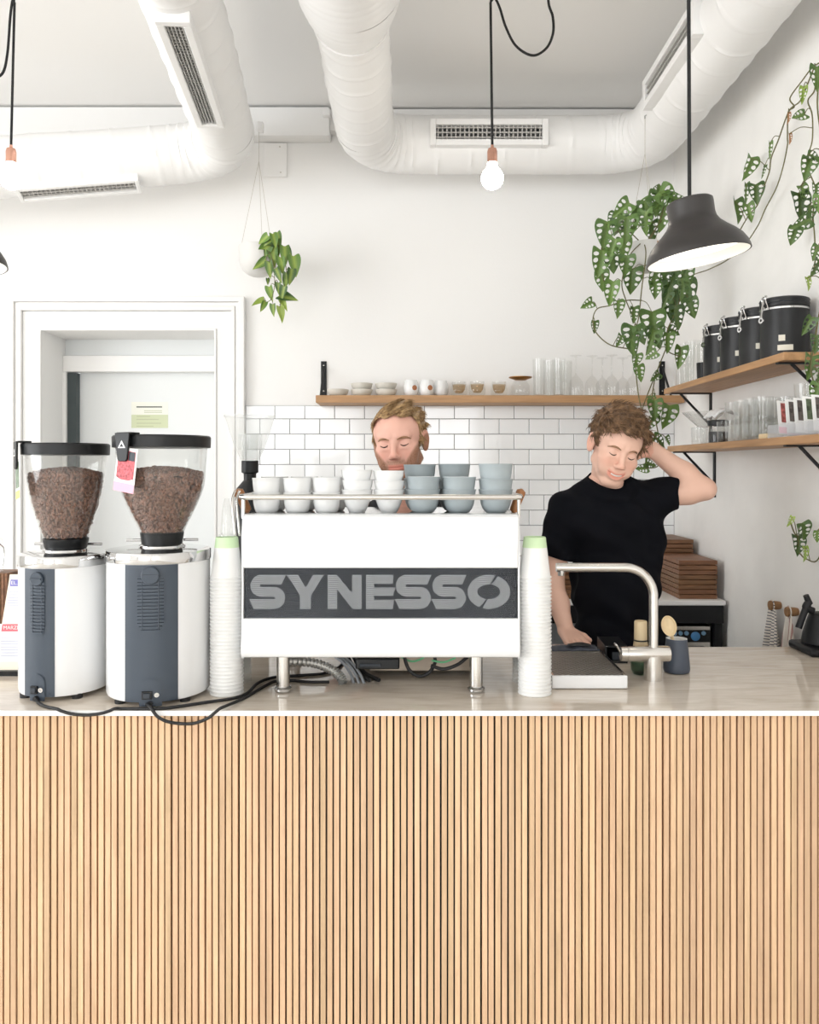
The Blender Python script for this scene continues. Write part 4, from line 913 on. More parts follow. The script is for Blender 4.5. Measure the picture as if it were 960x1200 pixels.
part('lid', MB().lathe([(.0255, .089), (.026, .10), (.02, .108), (0, .11)], 28), M['glassthick'], jr)
part('clasp', MB().tube(smooth_path([(.023, -.012, .09), (.034, -.008, .075), (.033, -.006, .045), (.029, -.006, .02)], 5), .002, 6), M['chrome'], jr)
# ------------------------------------------------------------------ back work counter, oven, wooden boards
BY0 = 3.8; BZ = .986
bc_ = thing('back_counter', 'black back counter with a thin white top along the tiled wall', 'counter', (.4, 4.2, 0))
bx0, bx1 = -.905, (851-CX)*BY0/F
part('top', MB().box(bx0, bx1, BY0, DB-.012, BZ-.022, BZ), M['trimw'], bc_, world=True, bevel=.003)
za = P(0, 731, BY0).z
part('apron', MB().box(bx0+.01, bx1-.006, BY0+.008, DB-.02, za, BZ-.022), M['blackmetal'], bc_, world=True, bevel=.003)
for x in (bx0+.02, .2, bx1-.045):
    for y in (BY0+.02, DB-.07): part('leg', MB().box(x, x+.035, y, y+.04, 0, za), M['blackmetal'], bc_, world=True)
part('lower_shelf', MB().box(bx0+.01, bx1-.01, BY0+.02, DB-.03, .42, .45), M['blackmetal'], bc_, world=True)
for px in (787, 842):
    c = P(px, 708, BY0+.007); part('screw', MB().lathe([(.006, 0), (.006, .004), (0, .006)], 12, (c.x, BY0+.008, c.z), Matrix.Rotation(PI/2, 4, 'X')), M['chrome'], bc_, world=True)
ov = thing('oven', 'steel fronted oven with a black control strip and blue dial under the back counter', 'oven', (1.13, 4.1, .45))
oz1 = P(0, 734, BY0+.03).z; ox0, ox1 = (690-CX)*3.83/F, (834.5-CX)*3.83/F
part('case', MB().box(ox0, ox1, 3.845, 4.4, .45, oz1), M['steel'], ov, world=True, bevel=.004)
a_ = P(700, 752.5, 3.842); b_ = P(833, 738.5, 3.842)
cs = part('control_strip', MB().box(a_.x, b_.x, 3.838, 3.85, a_.z, b_.z), M['black'], ov, world=True, bevel=.001)
M['blue'] = mat('dial_blue', srgb(78, 140, 196), .4); M['bluelt'] = mat('button_blue', srgb(120, 160, 190), .4)
for px, py, r, m in ((815, 745.5, 5.3, 'blue'), (824.5, 742, 2.5, 'bluelt'), (804.5, 742, 2.5, 'bluelt'), (797.5, 742, 2.5, 'bluelt'), (791, 742, 2.5, 'bluelt')):
    c = P(px, py, 3.838); part('dial' if r > 4 else 'button', MB().lathe([(S(r, 3.84), 0), (S(r, 3.84), .005), (S(r*.8, 3.84), .007), (0, .007)], 24, (c.x, 3.838, c.z), Matrix.Rotation(PI/2, 4, 'X')), M[m], cs, world=True)
part('door', MB().box(ox0+.03, ox1-.03, 3.836, 3.847, .5, a_.z-.02), M['black'], ov, world=True, bevel=.003)
def board_pile(px0, px1, d0, dep, n, lab, grp, roll=0):
    x0, x1 = (px0-CX)*d0/F, (px1-CX)*d0/F; tk = .0228
    for k in range(n):
        mb = MB().box(-(x1-x0)/2, (x1-x0)/2, 0, dep, .0015, tk-.0012)
        o = thing_mesh('serving_board', mb, M['walnut'], ('topmost' if k == n-1 else 'lowest' if k == 0 else ORD[k+1]+' lowest')+' dark wooden serving board '+lab, 'board', ((x0+x1)/2+random.uniform(-.0015, .0015), d0+random.uniform(0, .003), BZ-.0015+k*tk), random.uniform(-.006, .006), grp, bevel=.002)
board_pile(796, 841, 3.85, .32, 8, 'in the lower pile behind the second man', 'boards in the lower pile')
board_pile(768, 813, 4.19, .33, 11, 'in the taller pile against the tiles', 'boards in the taller pile')
board_pile(628, 672, 3.85, .30, 7, 'in the pile glimpsed behind the bent spout tip', 'boards in the pile by the spout')
# ------------------------------------------------------------------ tea towels on pegs
def towel(dp, lab_peg, lab, kind, wpx):
    z = 1.052
    pg = thing('wall_peg', lab_peg, 'peg', (XR, dp, z-.018), group='wooden pegs on the right-hand wall')
    part('peg', MB().tube([(0.002, 0, .018), (-.01, 0, .018), (-.040, 0, .018), (-.044, 0, .018)], [.014, .0165, .019, .0175], 24), M['cork'], pg)
    tw = thing('tea_towel', lab, 'towel', (XR-.022, dp, z-.48), group='tea towels on pegs')
    m, nt, b = nmat('towel_'+kind); tc = nt.nodes.new('ShaderNodeTexCoord'); wv = nt.nodes.new('ShaderNodeTexWave'); wv.bands_direction = 'Z' if kind == 'navy' else 'Y'
    wv.inputs['Scale'].default_value = 26 if kind == 'navy' else 9; wv.inputs['Distortion'].default_value = .6
    nt.links.new(tc.outputs['Object'], wv.inputs['Vector']); cr = nt.nodes.new('ShaderNodeValToRGB'); cr.color_ramp.interpolation = 'CONSTANT'
    cr.color_ramp.elements[0].color = (*(srgb(70, 76, 96) if kind == 'navy' else srgb(176, 140, 134)), 1); cr.color_ramp.elements[1].position = .2 if kind == 'navy' else .12; cr.color_ramp.elements[1].color = (*srgb(226, 219, 210), 1)
    nt.links.new(wv.outputs['Color'], cr.inputs[0]); nt.links.new(cr.outputs[0], b.inputs['Base Color']); b.inputs['Roughness'].default_value = .9
    def fn(u, v):
        s = u-.5; zz = .4585-.478*v; wd = wpx*(.35+.65*min(1, v*2.2)**.7)
        return Vector((-.006-.018*math.cos(s*16+v*2)*min(1, v*3)-.012*abs(s), s*wd, zz+abs(s)*.02*(1-v)))
    mb = MB(); mb.grid(30, 26, fn); part('cloth', mb, m, tw, solid=.003, sharp=None)
    part('hanging_loop', MB().tube([(-.012, .0212*math.sin(q), .48+.0212*math.cos(q)) for q in [2*PI*i/24 for i in range(25)]], .0022, 6, caps=False), m, tw)
    tw.children[0].data.polygons.foreach_set('use_smooth', [True]*len(tw.children[0].data.polygons))
towel(3.28, 'short round wooden peg holding the navy striped tea towel', 'white tea towel with navy stripes hanging from a wooden peg', 'navy', .155)
towel(3.134, 'short round wooden peg holding the pinkish tea towel', 'white tea towel with faint pink stripes hanging from a wooden peg', 'pink', .125)
# ------------------------------------------------------------------ wall shelves
ZS = CAMZ+.385; SY0 = 4.38
sb = thing('wall_shelf', 'long oak shelf over the white tiles on the back wall', 'shelf', (.48, DB, CAMZ+.345))
part('board', MB().box((370-CX)*SY0/F, 1.462, SY0, DB-.002, CAMZ+.345, ZS), M['oakx'], sb, world=True, bevel=.003)
for px in (378.5, 779):
    x = (px-CX)*4.55/F
    br = part('bracket', MB().box(x-.016, x+.016, DB-.008, DB, ZS, P(0, 423, 4.58).z), M['blackmetal'], sb, world=True, bevel=.002)
    part('bracket_brace', MB().tube([(x, DB-.01, P(0, 430, 4.58).z), (x, SY0+.06, ZS+.003)], .0065, 6), M['blackmetal'], br, world=True)
    for yy in (428, 458): part('screw', MB().lathe([(.004, 0), (.004, .002), (0, .003)], 10, (x, DB-.008, P(0, yy, 4.58).z), Matrix.Rotation(PI/2, 4, 'X')), M['chrome'], br, world=True)
ZU0, ZU1 = CAMZ+.365, CAMZ+.393; XS = 1.27
su = thing('wall_shelf', 'short oak shelf holding the black canisters on the right-hand wall', 'shelf', (XR, 3.45, ZU0))
part('board', MB().box(XS, XR-.001, 2.8, 4.117, ZU0, ZU1), M['oak'], su, world=True, bevel=.003)
ZL0, ZL1 = CAMZ+.077, CAMZ+.105
sl_ = thing('wall_shelf', 'lower oak shelf with drinking glasses and cards on the right-hand wall', 'shelf', (XR, 3.2, ZL0))
part('board', MB().box(XS, XR-.001, 2.2, 4.06, ZL0, ZL1), M['oak'], sl_, world=True, bevel=.003)
def brk(par, y, z0, drop, XX=XS):
    o = part('bracket', MB().box(XX+.005, XR-.006, y-.012, y+.012, z0-.006, z0+.0005).box(XR-.007, XR, y-.012, y+.012, z0-drop, z0), M['blackmetal'], par, world=True, bevel=.001)
    part('bracket_brace', MB().tube([(XX+.055, y, z0-.004), (XR-.004, y, z0-drop*.72)], .006, 6), M['blackmetal'], o, world=True)
brk(su, 4.03, ZU0, .22); brk(su, 2.86, ZU0, .2); brk(sl_, 3.98, ZL0, .22); brk(sl_, 2.80, ZL0, .22)
# ------------------------------------------------------------------ things on the back shelf
dS = 4.48
bowl = cup_mesh('stoneware_bowl', [(.030, 0), (.040, .002), (.054, .018), (.059, .034), (.0595, .039)], .004, [M['stonebowl'], M['stonebowl']])
def put(me, name, px, z, lab, cat, grp=None, d=dS, rz=0):
    o = link(name, me, None, ((px-CX)*d/F, d, z)); o.rotation_euler = (0, 0, rz); return tag(o, lab, cat, grp)
put(bowl, 'stoneware_bowl', 396, ZS, 'single pale stoneware bowl beside the black bracket', 'bowl', 'pale bowls on the back shelf')
for px, w_ in ((424, 'next to the single bowl'), (452.5, 'next to the spotted cups')):
    for k in range(2): put(bowl, 'stoneware_bowl', px, ZS+k*.033, pos2[k]+' pale stoneware bowl of the pair '+w_, 'bowl', 'pale bowls on the back shelf')
M['spot'] = mat('cup_spot_copper', srgb(176, 120, 84), .4)
egg = cup_mesh('round_cup', [(.022, 0), (.030, .003), (.040, .025), (.0415, .05), (.037, .075), (.032, .088), (.0315, .09)], .003, [M['ceramicw'], M['ceramicin']])
for px, lab, sp in ((482, 'rounded white cup with a copper spot beside the pale bowls', 1), (500, 'rounded white cup with a copper spot beside the plain one', 1), (517, 'plain rounded white cup beside the spotted cups', 0)):
    c = thing('round_cup', lab, 'cup', ((px-CX)*dS/F, dS+(.03 if not sp else 0), ZS), 0, 'rounded cups on the back shelf'); link('body', egg, c)
    if sp:
        Ms = Matrix.Translation((.018, -.0375, .046)) @ Matrix.Rotation(math.radians(25), 4, 'Z') @ Matrix.Rotation(PI/2, 4, 'X')
        part('spot', MB().lathe([(.014, -.001), (.014, .0015), (.009, .002), (.0085, .0), (0, 0)], 20, M=Ms), M['spot'], c)
outer = MB().lathe([(0, 0), (.030, 0), (.044, .012), (.046, .035), (.041, .07), (.038, .082)], 32, cap1=False).mesh('outer_wall', M['glassthick'], 60)
inner = MB().lathe([(0, .02), (.02, .022), (.031, .04), (.037, .072), (.038, .082)], 32, cap1=False).mesh('inner_wall', M['glassthick'], 60)
M['amber'] = glassmat('amber_glass', (.80, .68, .52), 1.45)
inner2 = MB().lathe([(0, .019), (.02, .021), (.032, .038), (.037, .066)], 32, cap1=False).mesh('tinted_layer', M['amber'], 60)
for px, lab, dz in ((538, 'double-walled glass cup beside the plain white cup', 0), (559, 'middle double-walled glass cup between two like it', .02), (585, 'double-walled glass cup beside the brass-lidded jar', 0)):
    g_ = thing('double_glass', lab, 'glass', ((px-CX)*dS/F, dS-dz, ZS), 0, 'double-walled glasses on the back shelf')
    link('outer_wall', outer, g_); link('inner_wall', inner, g_); link('tinted_layer', inner2, g_)
jb = thing('brass_lid_jar', 'low glass jar with a flat brass lid on the back shelf', 'jar', ((610-CX)*dS/F, dS, ZS))
part('glass', MB().lathe([(0, 0), (.045, 0), (.05, .01), (.05, .06), (.035, .085), (.035, .095)], 36, cap1=False), M['glassthick'], jb)
part('lid', MB().lathe([(.03, .09), (.034, .093), (.058, .101), (.063, .104), (.063, .107), (0, .108)], 36), M['brass'], jb)
tumb = MB().lathe([(0, 0), (.026, 0), (.030, .004), (.036, .20), (.0345, .20), (.0285, .008), (0, .008)], 28).mesh('tall_tumbler', M['glass'], 50)
for i, (px, dd_) in enumerate(((632, 4.44), (644, 4.52), (655, 4.44), (663, 4.525))):
    put(tumb, 'tall_tumbler', px, ZS, ORD[[1, 2, 3, 4, 1][i]]+(' tall clear tumbler after the brass-lidded jar' if i < 4 else ' tall clear tumbler tucked against the wall behind the others'), 'glass', 'tall tumblers on the back shelf', dd_)
wine = MB().lathe([(.036, .0), (.040, .04), (.036, .075), (.02, .10), (.006, .112), (.0035, .125), (.0035, .205), (.008, .212), (.030, .217), (.0305, .219), (0, .2195)], 30, cap0=False).mesh('wine_glass', M['glassthick'], 60)
for i, (px, dd_) in enumerate(((675, 4.44), (694, 4.46), (717, 4.43), (742, 4.45), (706, 4.54), (730, 4.54))):
    put(wine, 'wine_glass', px, ZS, (ORD[i+1]+' upturned wine glass in the front row after the tall tumblers') if i < 4 else (ORD[i-3]+' upturned wine glass in the row against the wall'), 'wine glass', 'upturned wine glasses on the back shelf', dd_)
# ------------------------------------------------------------------ canisters and glasses on the upper right shelf
M['canister'] = mat('canister_black', (.008, .0085, .010), .38, spec=.4); M['sticker'] = mat('sticker', srgb(226, 222, 208), .6)
def canister(d, h, lab):
    cx_ = 1.378; r = .083
    c = thing('canister', lab, 'canister', (cx_, d, ZU1), 0, 'black clip-lid canisters')
    part('body', MB().lathe([(r-.004, 0), (r, .004), (r, h-.045), (r-.002, h-.043)], 48), M['canister'], c)
    part('lid', MB().lathe([(r-.002, h-.036), (r+.002, h-.034), (r+.002, h-.004), (r-.006, h), (0, h)], 48), M['canister'], c)
    part('wire_band', MB().lathe([(r-.001, h-.046), (r+.003, h-.045), (r+.003, h-.038), (r-.001, h-.037)], 48, cap0=False, cap1=False), M['chrome'], c)
    for dz in (.02, .008): part('lid_ring', MB().lathe([(r, h-dz-.0015), (r+.0035, h-dz), (r, h-dz+.0015)], 48, cap0=False, cap1=False), M['slatedk'], c)
    Mx = Matrix.Rotation(math.radians(-68), 4, 'Z') @ Matrix.Translation((0, -r-.004, 0))
    q = lambda x, y, z: Mx @ Vector((x, y, z))
    cl = part('clasp', MB().tube(smooth_path([q(-.009, 0, h-.04), q(-.009, -.012, h-.01), q(-.006, -.004, h+.004), q(.006, -.004, h+.004), q(.009, -.012, h-.01), q(.009, 0, h-.04)], 5), .0026, 8), M['chrome'], c)
    part('clasp_lever', MB().tube([q(0, -.012, h-.012), q(.002, -.022, h-.05), q(.003, -.026, h-.078)], [.004, .004, .004], 8), M['chrome'], cl)
    part('clasp_ring', MB().lathe([(.011, -.002), (.011, .002), (.005, .002), (.005, -.002), (.011, -.002)], 20, M=Mx @ Matrix.Translation((.003, -.027, h-.086)) @ Matrix.Rotation(PI/2, 4, 'X'), cap0=False, cap1=False), M['chrome'], cl)
    def stick(ang, z, wd, hh):
        mb = MB(); mb.grid(5, 1, lambda u, v: Vector(((r+.0006)*math.sin(ang+(u-.5)*wd/r), -(r+.0006)*math.cos(ang+(u-.5)*wd/r), z+hh*v))); return part('sticker', mb, M['sticker'], c, label='cream sticker')
    return c, stick
spec = [(3.03, .225, 'biggest-looking black clip-lid canister at the open end of the shelf, with two stickers'), (3.225, .225, 'black clip-lid canister second from the shelf end'), (3.425, .225, 'black clip-lid canister third from the shelf end'), (3.62, .225, 'black clip-lid canister beside the small black cup')]
for i, (d, h, lab) in enumerate(spec):
    c, st = canister(d, h, lab); st(math.radians(-30), .062, .022, .022)
    if i == 0: st(math.radians(-22), .028, .052, .02)
mb = MB().lathe([(0, 0), (.026, 0), (.030, .003), (.033, .085), (.031, .085), (.028, .006), (0, .006)], 28)
thing_mesh('black_cup', mb, M['black'], 'small plain black cup next to the canisters', 'cup', (1.345, 3.765, ZU1))
for i, (x, d) in enumerate(((1.325, 3.86), (1.402, 3.84), (1.33, 3.95), (1.41, 3.94), (1.34, 4.05))):
    o = link('tall_tumbler', tumb, None, (x, d, ZU1)); tag(o, 'tall clear tumbler on the canister shelf, '+['edge side of the pair behind the black cup', 'wall side of the pair behind the black cup', 'edge side of the second pair', 'wall side of the second pair', 'alone at the corner end'][i], 'glass', 'tall tumblers on the canister shelf')
# ------------------------------------------------------------------ things on the lower right shelf
fl = thing('glass_dripper', 'ribbed clear glass coffee dripper resting on two small glasses', 'dripper', (1.372, 3.85, ZL1+.0835))
mb = MB(); n = 48; v = []
for i in range(n*2):
    a_ = PI*i/n; rr = 1.0 if i % 2 else .9
    v += [(math.cos(a_)*.022*rr, math.sin(a_)*.022*rr, 0), (math.cos(a_)*.098*rr, math.sin(a_)*.098*rr, .07)]
mb.add(v, [(2*i, (2*i+2) % (4*n), (2*i+3) % (4*n), 2*i+1) for i in range(2*n)]); part('ribbed_cone', mb, M['plastic'], fl, sharp=20)
part('collar', MB().lathe([(.05, -.004), (.052, 0), (.022, .003), (.022, -.02), (.020, -.02)], 30, cap0=False, cap1=False), M['glassthick'], fl)
small = MB().lathe([(0, 0), (.028, 0), (.033, .005), (.036, .08), (.034, .08), (.031, .012), (0, .012)], 24).mesh('small_glass', M['glassthick'], 50)
for x, y in ((1.335, 3.80), (1.412, 3.898)):
    o = link('small_glass', small, None, (x, y, ZL1)); tag(o, 'small clear glass under the ribbed dripper, '+('shelf-edge side' if x < 1.37 else 'wall side'), 'glass', 'small glasses under the dripper')
sv = thing('glass_server', 'glass coffee server with a black band on the lower shelf', 'server', (1.335, 3.565, ZL1))
part('glass', MB().lathe([(0, 0), (.038, 0), (.042, .005), (.042, .085), (.036, .10), (.036, .105)], 36, cap1=False), M['glassthick'], sv)
part('band', MB().lathe([(.0425, .075), (.0435, .076), (.0435, .098), (.040, .10)], 36, cap0=False, cap1=False), M['black'], sv)
part('coffee', MB().lathe([(0, .003), (.0395, .004), (.0395, .05), (0, .05)], 36), M['black'], sv)
M['filter'] = mat('filter_white', (.86, .87, .88), .8)
fp = thing('paper_filters', 'crumpled white paper filters on top of the glass server', 'filters', (1.335, 3.565, ZL1+.104))
mb = MB(); mb.grid(18, 14, lambda u, v: Vector(((u-.5)*.10+.012, (v-.5)*.14, .010+.022*(1-(2*u-1)**2)+.012*noise.noise(Vector((u*5, v*5, 2)))+.03*v*u))); part('sheets', mb, M['filter'], fp, solid=.006)
tg = MB().lathe([(0, 0), (.030, 0), (.034, .004), (.038, .088), (.036, .088), (.0325, .014), (0, .014)], 24).mesh('tumbler', M['glassthick'], 50)
gp = []
for j, y in enumerate((3.45, 3.36, 3.27, 3.18, 3.09)):
    for x in (1.325, 1.41): gp.append((x, y))
for i, (x, y) in enumerate(gp):
    for k in range(1 if i < 2 else 2):
        o = link('tumbler', tg, None, (x, y, ZL1+k*.072)); tag(o, ('upper' if k else 'lower')+' clear tumbler '+('by the wall' if i % 2 else 'by the shelf edge')+', '+ORD[i//2+1]+' pair after the glass server', 'glass', 'stacked tumblers on the lower shelf')
for x, y in ((1.4375, 3.0), (1.4375, 2.925)):
    o = link('tall_tumbler', tumb, None, (x, y, ZL1)); tag(o, 'tall clear tumbler behind the card holder, '+('beside the stacked tumblers' if y > 2.95 else 'right behind the cherry card'), 'glass', 'tall tumblers behind the cards')
mb = MB().box(-.03, .03, -.035, .035, 0, .018); thing_mesh('wood_block', mb, M['bamboo'], 'small pale wooden block between tumblers and card holder', 'block', (1.315, 3.0, ZL1), bevel=.002)
ch_ = thing('card_holder', 'clear acrylic card holder on the lower shelf', 'card holder', (1.335, 2.72, ZL1))
M['acryl'] = glassmat('acrylic', (.95, .95, .96), 1.4, .05, .12)
part('tray', MB().box(-.055, .055, -.22, .22, 0, .004).box(-.058, -.055, -.22, .22, 0, .045).box(.055, .058, -.22, .22, 0, .06), M['acryl'], ch_)
for k in range(4): part('divider', MB().box(-.055, .055, -.22+k*.147-.0015, -.22+k*.147+.0015, 0, .045), M['acryl'], ch_)
phs = [mat('card_photo_red', srgb(176, 96, 92), .5, vary=.5, vscale=90), mat('card_photo_dark', srgb(92, 84, 80), .5, vary=.6, vscale=60), mat('card_photo_green', srgb(84, 96, 72), .5, vary=.6, vscale=60)]
for k in range(6):
    y = 2.885-k*.062; Mx = Matrix.Translation((1.335, y, ZL1+.006+.062)) @ Matrix.Rotation(math.radians(-22), 4, 'X') @ Matrix.Rotation(math.radians(6), 4, 'Y')
    cd = thing('photo_card', ['white card with a red coffee cherry photo', 'white card with a dim photo behind the cherry card', 'white card with a dark portrait photo', 'white card with a leafy green photo', 'white card with a dark photo, fifth in the holder', 'white card with a leafy photo, last in the holder'][k], 'card', (1.335, y, ZL1+.004), 0, 'photo cards in the acrylic holder')
    o = part('paper', MB().obox(Mx, .09, .0015, .128), M['paper'], cd, world=True)
    part('photo', MB().obox(Mx @ Matrix.Translation((0, -.001, .018)), .066, .0008, .075), phs[[0, 1, 1, 2, 1, 2][k]], cd, world=True)
    part('stripe', MB().obox(Mx @ Matrix.Translation((0, -.001, -.05)), .088, .0008, .024), M['pink'] if k == 0 else M['filter'], cd, world=True)
# ------------------------------------------------------------------ lamps
M['bulb'] = mat('bulb_glow', (1, .91, .78), .2, emit=56.0); M['cord'] = mat('cord_black', (.008, .008, .009), .7)
M['diffuser'] = mat('lamp_diffuser', (1, .965, .88), .5, emit=1.8)
def pendant_bulb(px, cordx, d, swag, lab):
    b0 = P(px, 208.5, d); t = thing('bulb_pendant', lab, 'lamp', (b0.x, d, P(0, 222, d).z), 0, 'bare bulb pendants')
    zf_ = lambda y: P(0, y, d).z; L = t.location; r = S(13, d)
    bp = [(0, zf_(222)-L.z)]+[(r*math.sin(a_), zf_(209)-L.z-r*math.cos(a_)) for a_ in [PI*.8*i/14 for i in range(1, 15)]]+[(S(5.6, d), zf_(193)-L.z), (S(5.4, d), zf_(189)-L.z)]
    part('bulb', MB().lathe(bp, 32), M['bulb'], t)
    part('socket', MB().lathe([(S(5.9, d), zf_(191)-L.z), (S(6, d), zf_(178)-L.z), (S(5, d), zf_(174.5)-L.z), (S(1.9, d), zf_(173)-L.z), (S(1.7, d), zf_(170)-L.z), (0, zf_(169.5)-L.z)], 28), M['copper'], t)
    c0 = P(px, 170, d); c1 = P(cordx, 3, d); part('cord', MB().tube([c0, c0.lerp(c1, .5), c1], .0052, 8), M['cord'], t, world=True)
    part('cord', MB().tube(smooth_path([P(x, y, d) for x, y in swag], 8), .0052, 8), M['cord'], t, world=True)
    part('hook', MB().tube([P(cordx, 5, d), (c1.x, d, CEIL)], .003, 6), M['blackmetal'], t, world=True)
    e_ = P(swag[-1][0], swag[-1][1], d); part('ceiling_rose', MB().lathe([(.03, -.02), (.03, 0)], 20, (e_.x, d, CEIL)), M['blackmetal'], t, world=True)
d = 3.3
pendant_bulb(577, 575, d, [(575, 2), (580, -2), (586, 10), (593, 32), (605, 54), (624, 65), (640, 57), (648, 40), (648, 20), (643, 3), (642, -31)], 'glowing bare bulb in a copper socket hanging in front of the wall grille')
pendant_bulb(13, 17, d, [(17, 6), (15, 0), (12, 20), (9, 60), (4, 84), (-6, 90), (-18, 80), (-24, 50), (-26, -31)], 'glowing bare bulb in a copper socket hanging left of the doorway')
def shade_lamp(cx, cy, d, tilt, lab, cordx):
    c = P(cx, cy, d); t = thing('shade_pendant', lab, 'lamp', c, 0, 'dark dome pendants')
    k = d/F; pr = [(24, 68), (26.3, 66), (26.6, 62), (26.4, 50), (27.5, 44), (31, 38), (38, 31), (46, 24), (52.5, 17), (57, 9), (58.7, 3), (59, 0)]
    T = Matrix.Rotation(math.radians(tilt), 4, 'Y')
    part('shade', MB().lathe([(0, 68*k)]+[(r*k, z*k) for r, z in pr]+[(57.4*k, 0), (56.5*k, 5*k), (50*k, 17*k), (35*k, 31*k), (24*k, 42*k), (23*k, 60*k)], 64, M=T, mis=[0]*(len(pr)+1)+[1]*6, cap1=True), [M['shade'], M['shadein']], t)
    part('diffuser', MB().lathe([(0, 12*k), (52*k, 12*k), (52*k, 13*k), (0, 13*k)], 48, M=T), M['diffuser'], t)
    top = T @ Vector((0, 0, 66*k)); tp_ = Vector((P(cordx, 0, d).x-c.x, 0, CEIL-c.z)); part('cord', MB().tube([top, tp_], .0052, 8), M['cord'], t)
    part('ceiling_rose', MB().lathe([(.05, -.03), (.055, 0)], 24, tp_), M['blackmetal'], t)
shade_lamp(818.5, 302.5, 2.2, -9, 'dark grey dome pendant lamp hanging in front of the trailing plant', 806)
shade_lamp(-55.5, 312, 2.2, -3, 'dark grey dome pendant lamp of which only the rim edge shows', -55)
# ------------------------------------------------------------------ plants
def leafmat(name, c0, c1, vein=.35):
    m, nt, b = nmat(name); tc = nt.nodes.new('ShaderNodeTexCoord'); oi = nt.nodes.new('ShaderNodeObjectInfo')
    n = nt.nodes.new('ShaderNodeTexNoise'); n.inputs['Scale'].default_value = 28; n.inputs['Detail'].default_value = 3; nt.links.new(tc.outputs['Object'], n.inputs['Vector'])
    ad = nt.nodes.new('ShaderNodeMath'); ad.operation = 'MULTIPLY_ADD'; nt.links.new(oi.outputs['Random'], ad.inputs[0]); ad.inputs[1].default_value = .75; nt.links.new(n.outputs['Fac'], ad.inputs[2])
    r = nt.nodes.new('ShaderNodeMapRange'); r.inputs['From Min'].default_value = .4; r.inputs['From Max'].default_value = 1.25; nt.links.new(ad.outputs[0], r.inputs['Value'])
    mx = nt.nodes.new('ShaderNodeMix'); mx.data_type = 'RGBA'; mx.inputs[6].default_value = (*c0, 1); mx.inputs[7].default_value = (*c1, 1); nt.links.new(r.outputs[0], mx.inputs[0])
    last = mx.outputs[2]
    if vein:
        # pale streak along the midrib
        sx = nt.nodes.new('ShaderNodeSeparateXYZ'); nt.links.new(tc.outputs['Object'], sx.inputs[0])
        ab = nt.nodes.new('ShaderNodeMath'); ab.operation = 'ABSOLUTE'; nt.links.new(sx.outputs['X'], ab.inputs[0])
        rr = nt.nodes.new('ShaderNodeMapRange'); rr.inputs['From Min'].default_value = .0; rr.inputs['From Max'].default_value = .16; rr.inputs['To Min'].default_value = vein; rr.inputs['To Max'].default_value = 0; nt.links.new(ab.outputs[0], rr.inputs['Value'])
        m2 = nt.nodes.new('ShaderNodeMix'); m2.data_type = 'RGBA'; nt.links.new(rr.outputs[0], m2.inputs[0]); nt.links.new(last, m2.inputs[6]); m2.inputs[7].default_value = (*srgb(172, 190, 84), 1); last = m2.outputs[2]
    nt.links.new(last, b.inputs['Base Color']); b.inputs['Roughness'].default_value = .4
    b.inputs['Transmission Weight'].default_value = 0
    return m
M['mon'] = leafmat('monstera_leaf', srgb(46, 74, 34), srgb(100, 132, 66), .12); M['phi'] = leafmat('philodendron_leaf', srgb(44, 76, 38), srgb(106, 142, 62), .6)
M['dry'] = mat('dry_leaf', srgb(176, 130, 92), .7); M['vine'] = mat('vine_stem', srgb(104, 100, 62), .7); M['lime'] = leafmat('young_leaf', srgb(122, 150, 62), srgb(168, 190, 96), .3)
def leaf_mesh(name, m, holes=True, wid=.36, seed=0, fold=.35, curl=.25):
    """heart-shaped leaf of unit length: base at the origin, tip at z=-1; two halves folded along the midrib"""
    rg = random.Random(seed); v = []; f = []
    N = 15
    edge = []
    for i in range(N+1):
        t = i/N; z = .10*(1-t)**2*math.sin(min(1, t*6)*PI/2)*2.2-t*1.0 if t > 0 else 0
        wdt = wid*(math.sin(PI*min(1, t*1.0)**.62)**.9)*(1.06-.28*t)
        edge.append((max(0, wdt), z+(.06*math.sin(PI*min(1, t/.3)) if t < .3 else 0)))
    edge[0] = (0, 0); edge[-1] = (0, -1)
    for s in (-1, 1):
        outer = [Vector((s*x, 0, z)) for x, z in edge]
        loops = [outer]
        if holes:
            for (tz, l) in ((-.20, .21), (-.42, .23), (-.62, .15)):
                e_ = np.interp(-tz, [-q[1] for q in edge], [q[0] for q in edge]); x0 = .09*wid/.36; x1 = max(x0+.05, e_*.84); mid = (x0+x1)/2; hw = (x1-x0)/2
                hh = l*.36; sh = -.12
                loops.append([Vector((s*(mid+hw*math.cos(q)), 0, tz+hh*math.sin(q)+sh*(hw*math.cos(q))*1.2)) for q in [2*PI*k/8 for k in range(8)]])
        tris = tessellate_polygon(loops); flat = [p for l_ in loops for p in l_]; o = len(v); v += flat; f += [tuple(o+i for i in t_) for t_ in tris]
    out = []
    for p in v:
        y = -fold*abs(p.x)*(1-.3*abs(p.x)); t = -p.z; y += curl*t*t*.8-.05*math.sin(t*5+seed)
        out.append((p.x*(1-.08*fold), y+.02*math.sin(p.x*17+seed), p.z+curl*.08*t))
    mb = MB().add(out, f); me = mb.mesh(name, m, None); me.polygons.foreach_set('use_smooth', [True]*len(me.polygons))
    import bmesh as _b; bm = _b.new(); bm.from_mesh(me); _b.ops.remove_doubles(bm, verts=bm.verts, dist=1e-5); _b.ops.recalc_face_normals(bm, faces=bm.faces); bm.to_mesh(me); bm.free(); return me
monL = [leaf_mesh('leaf', M['mon'], True, w_, s, fo, cu) for s, (w_, fo, cu) in enumerate(((.43, .3, .2), (.45, .45, .35), (.40, .2, .1), (.34, .8, .3)))]
thin = leaf_mesh('leaf', M['mon'], True, .15, 9, .9, .3); dryL = leaf_mesh('leaf', M['dry'], True, .28, 10, .6, .5); youngL = leaf_mesh('leaf', M['lime'], True, .26, 11, .5, .3)
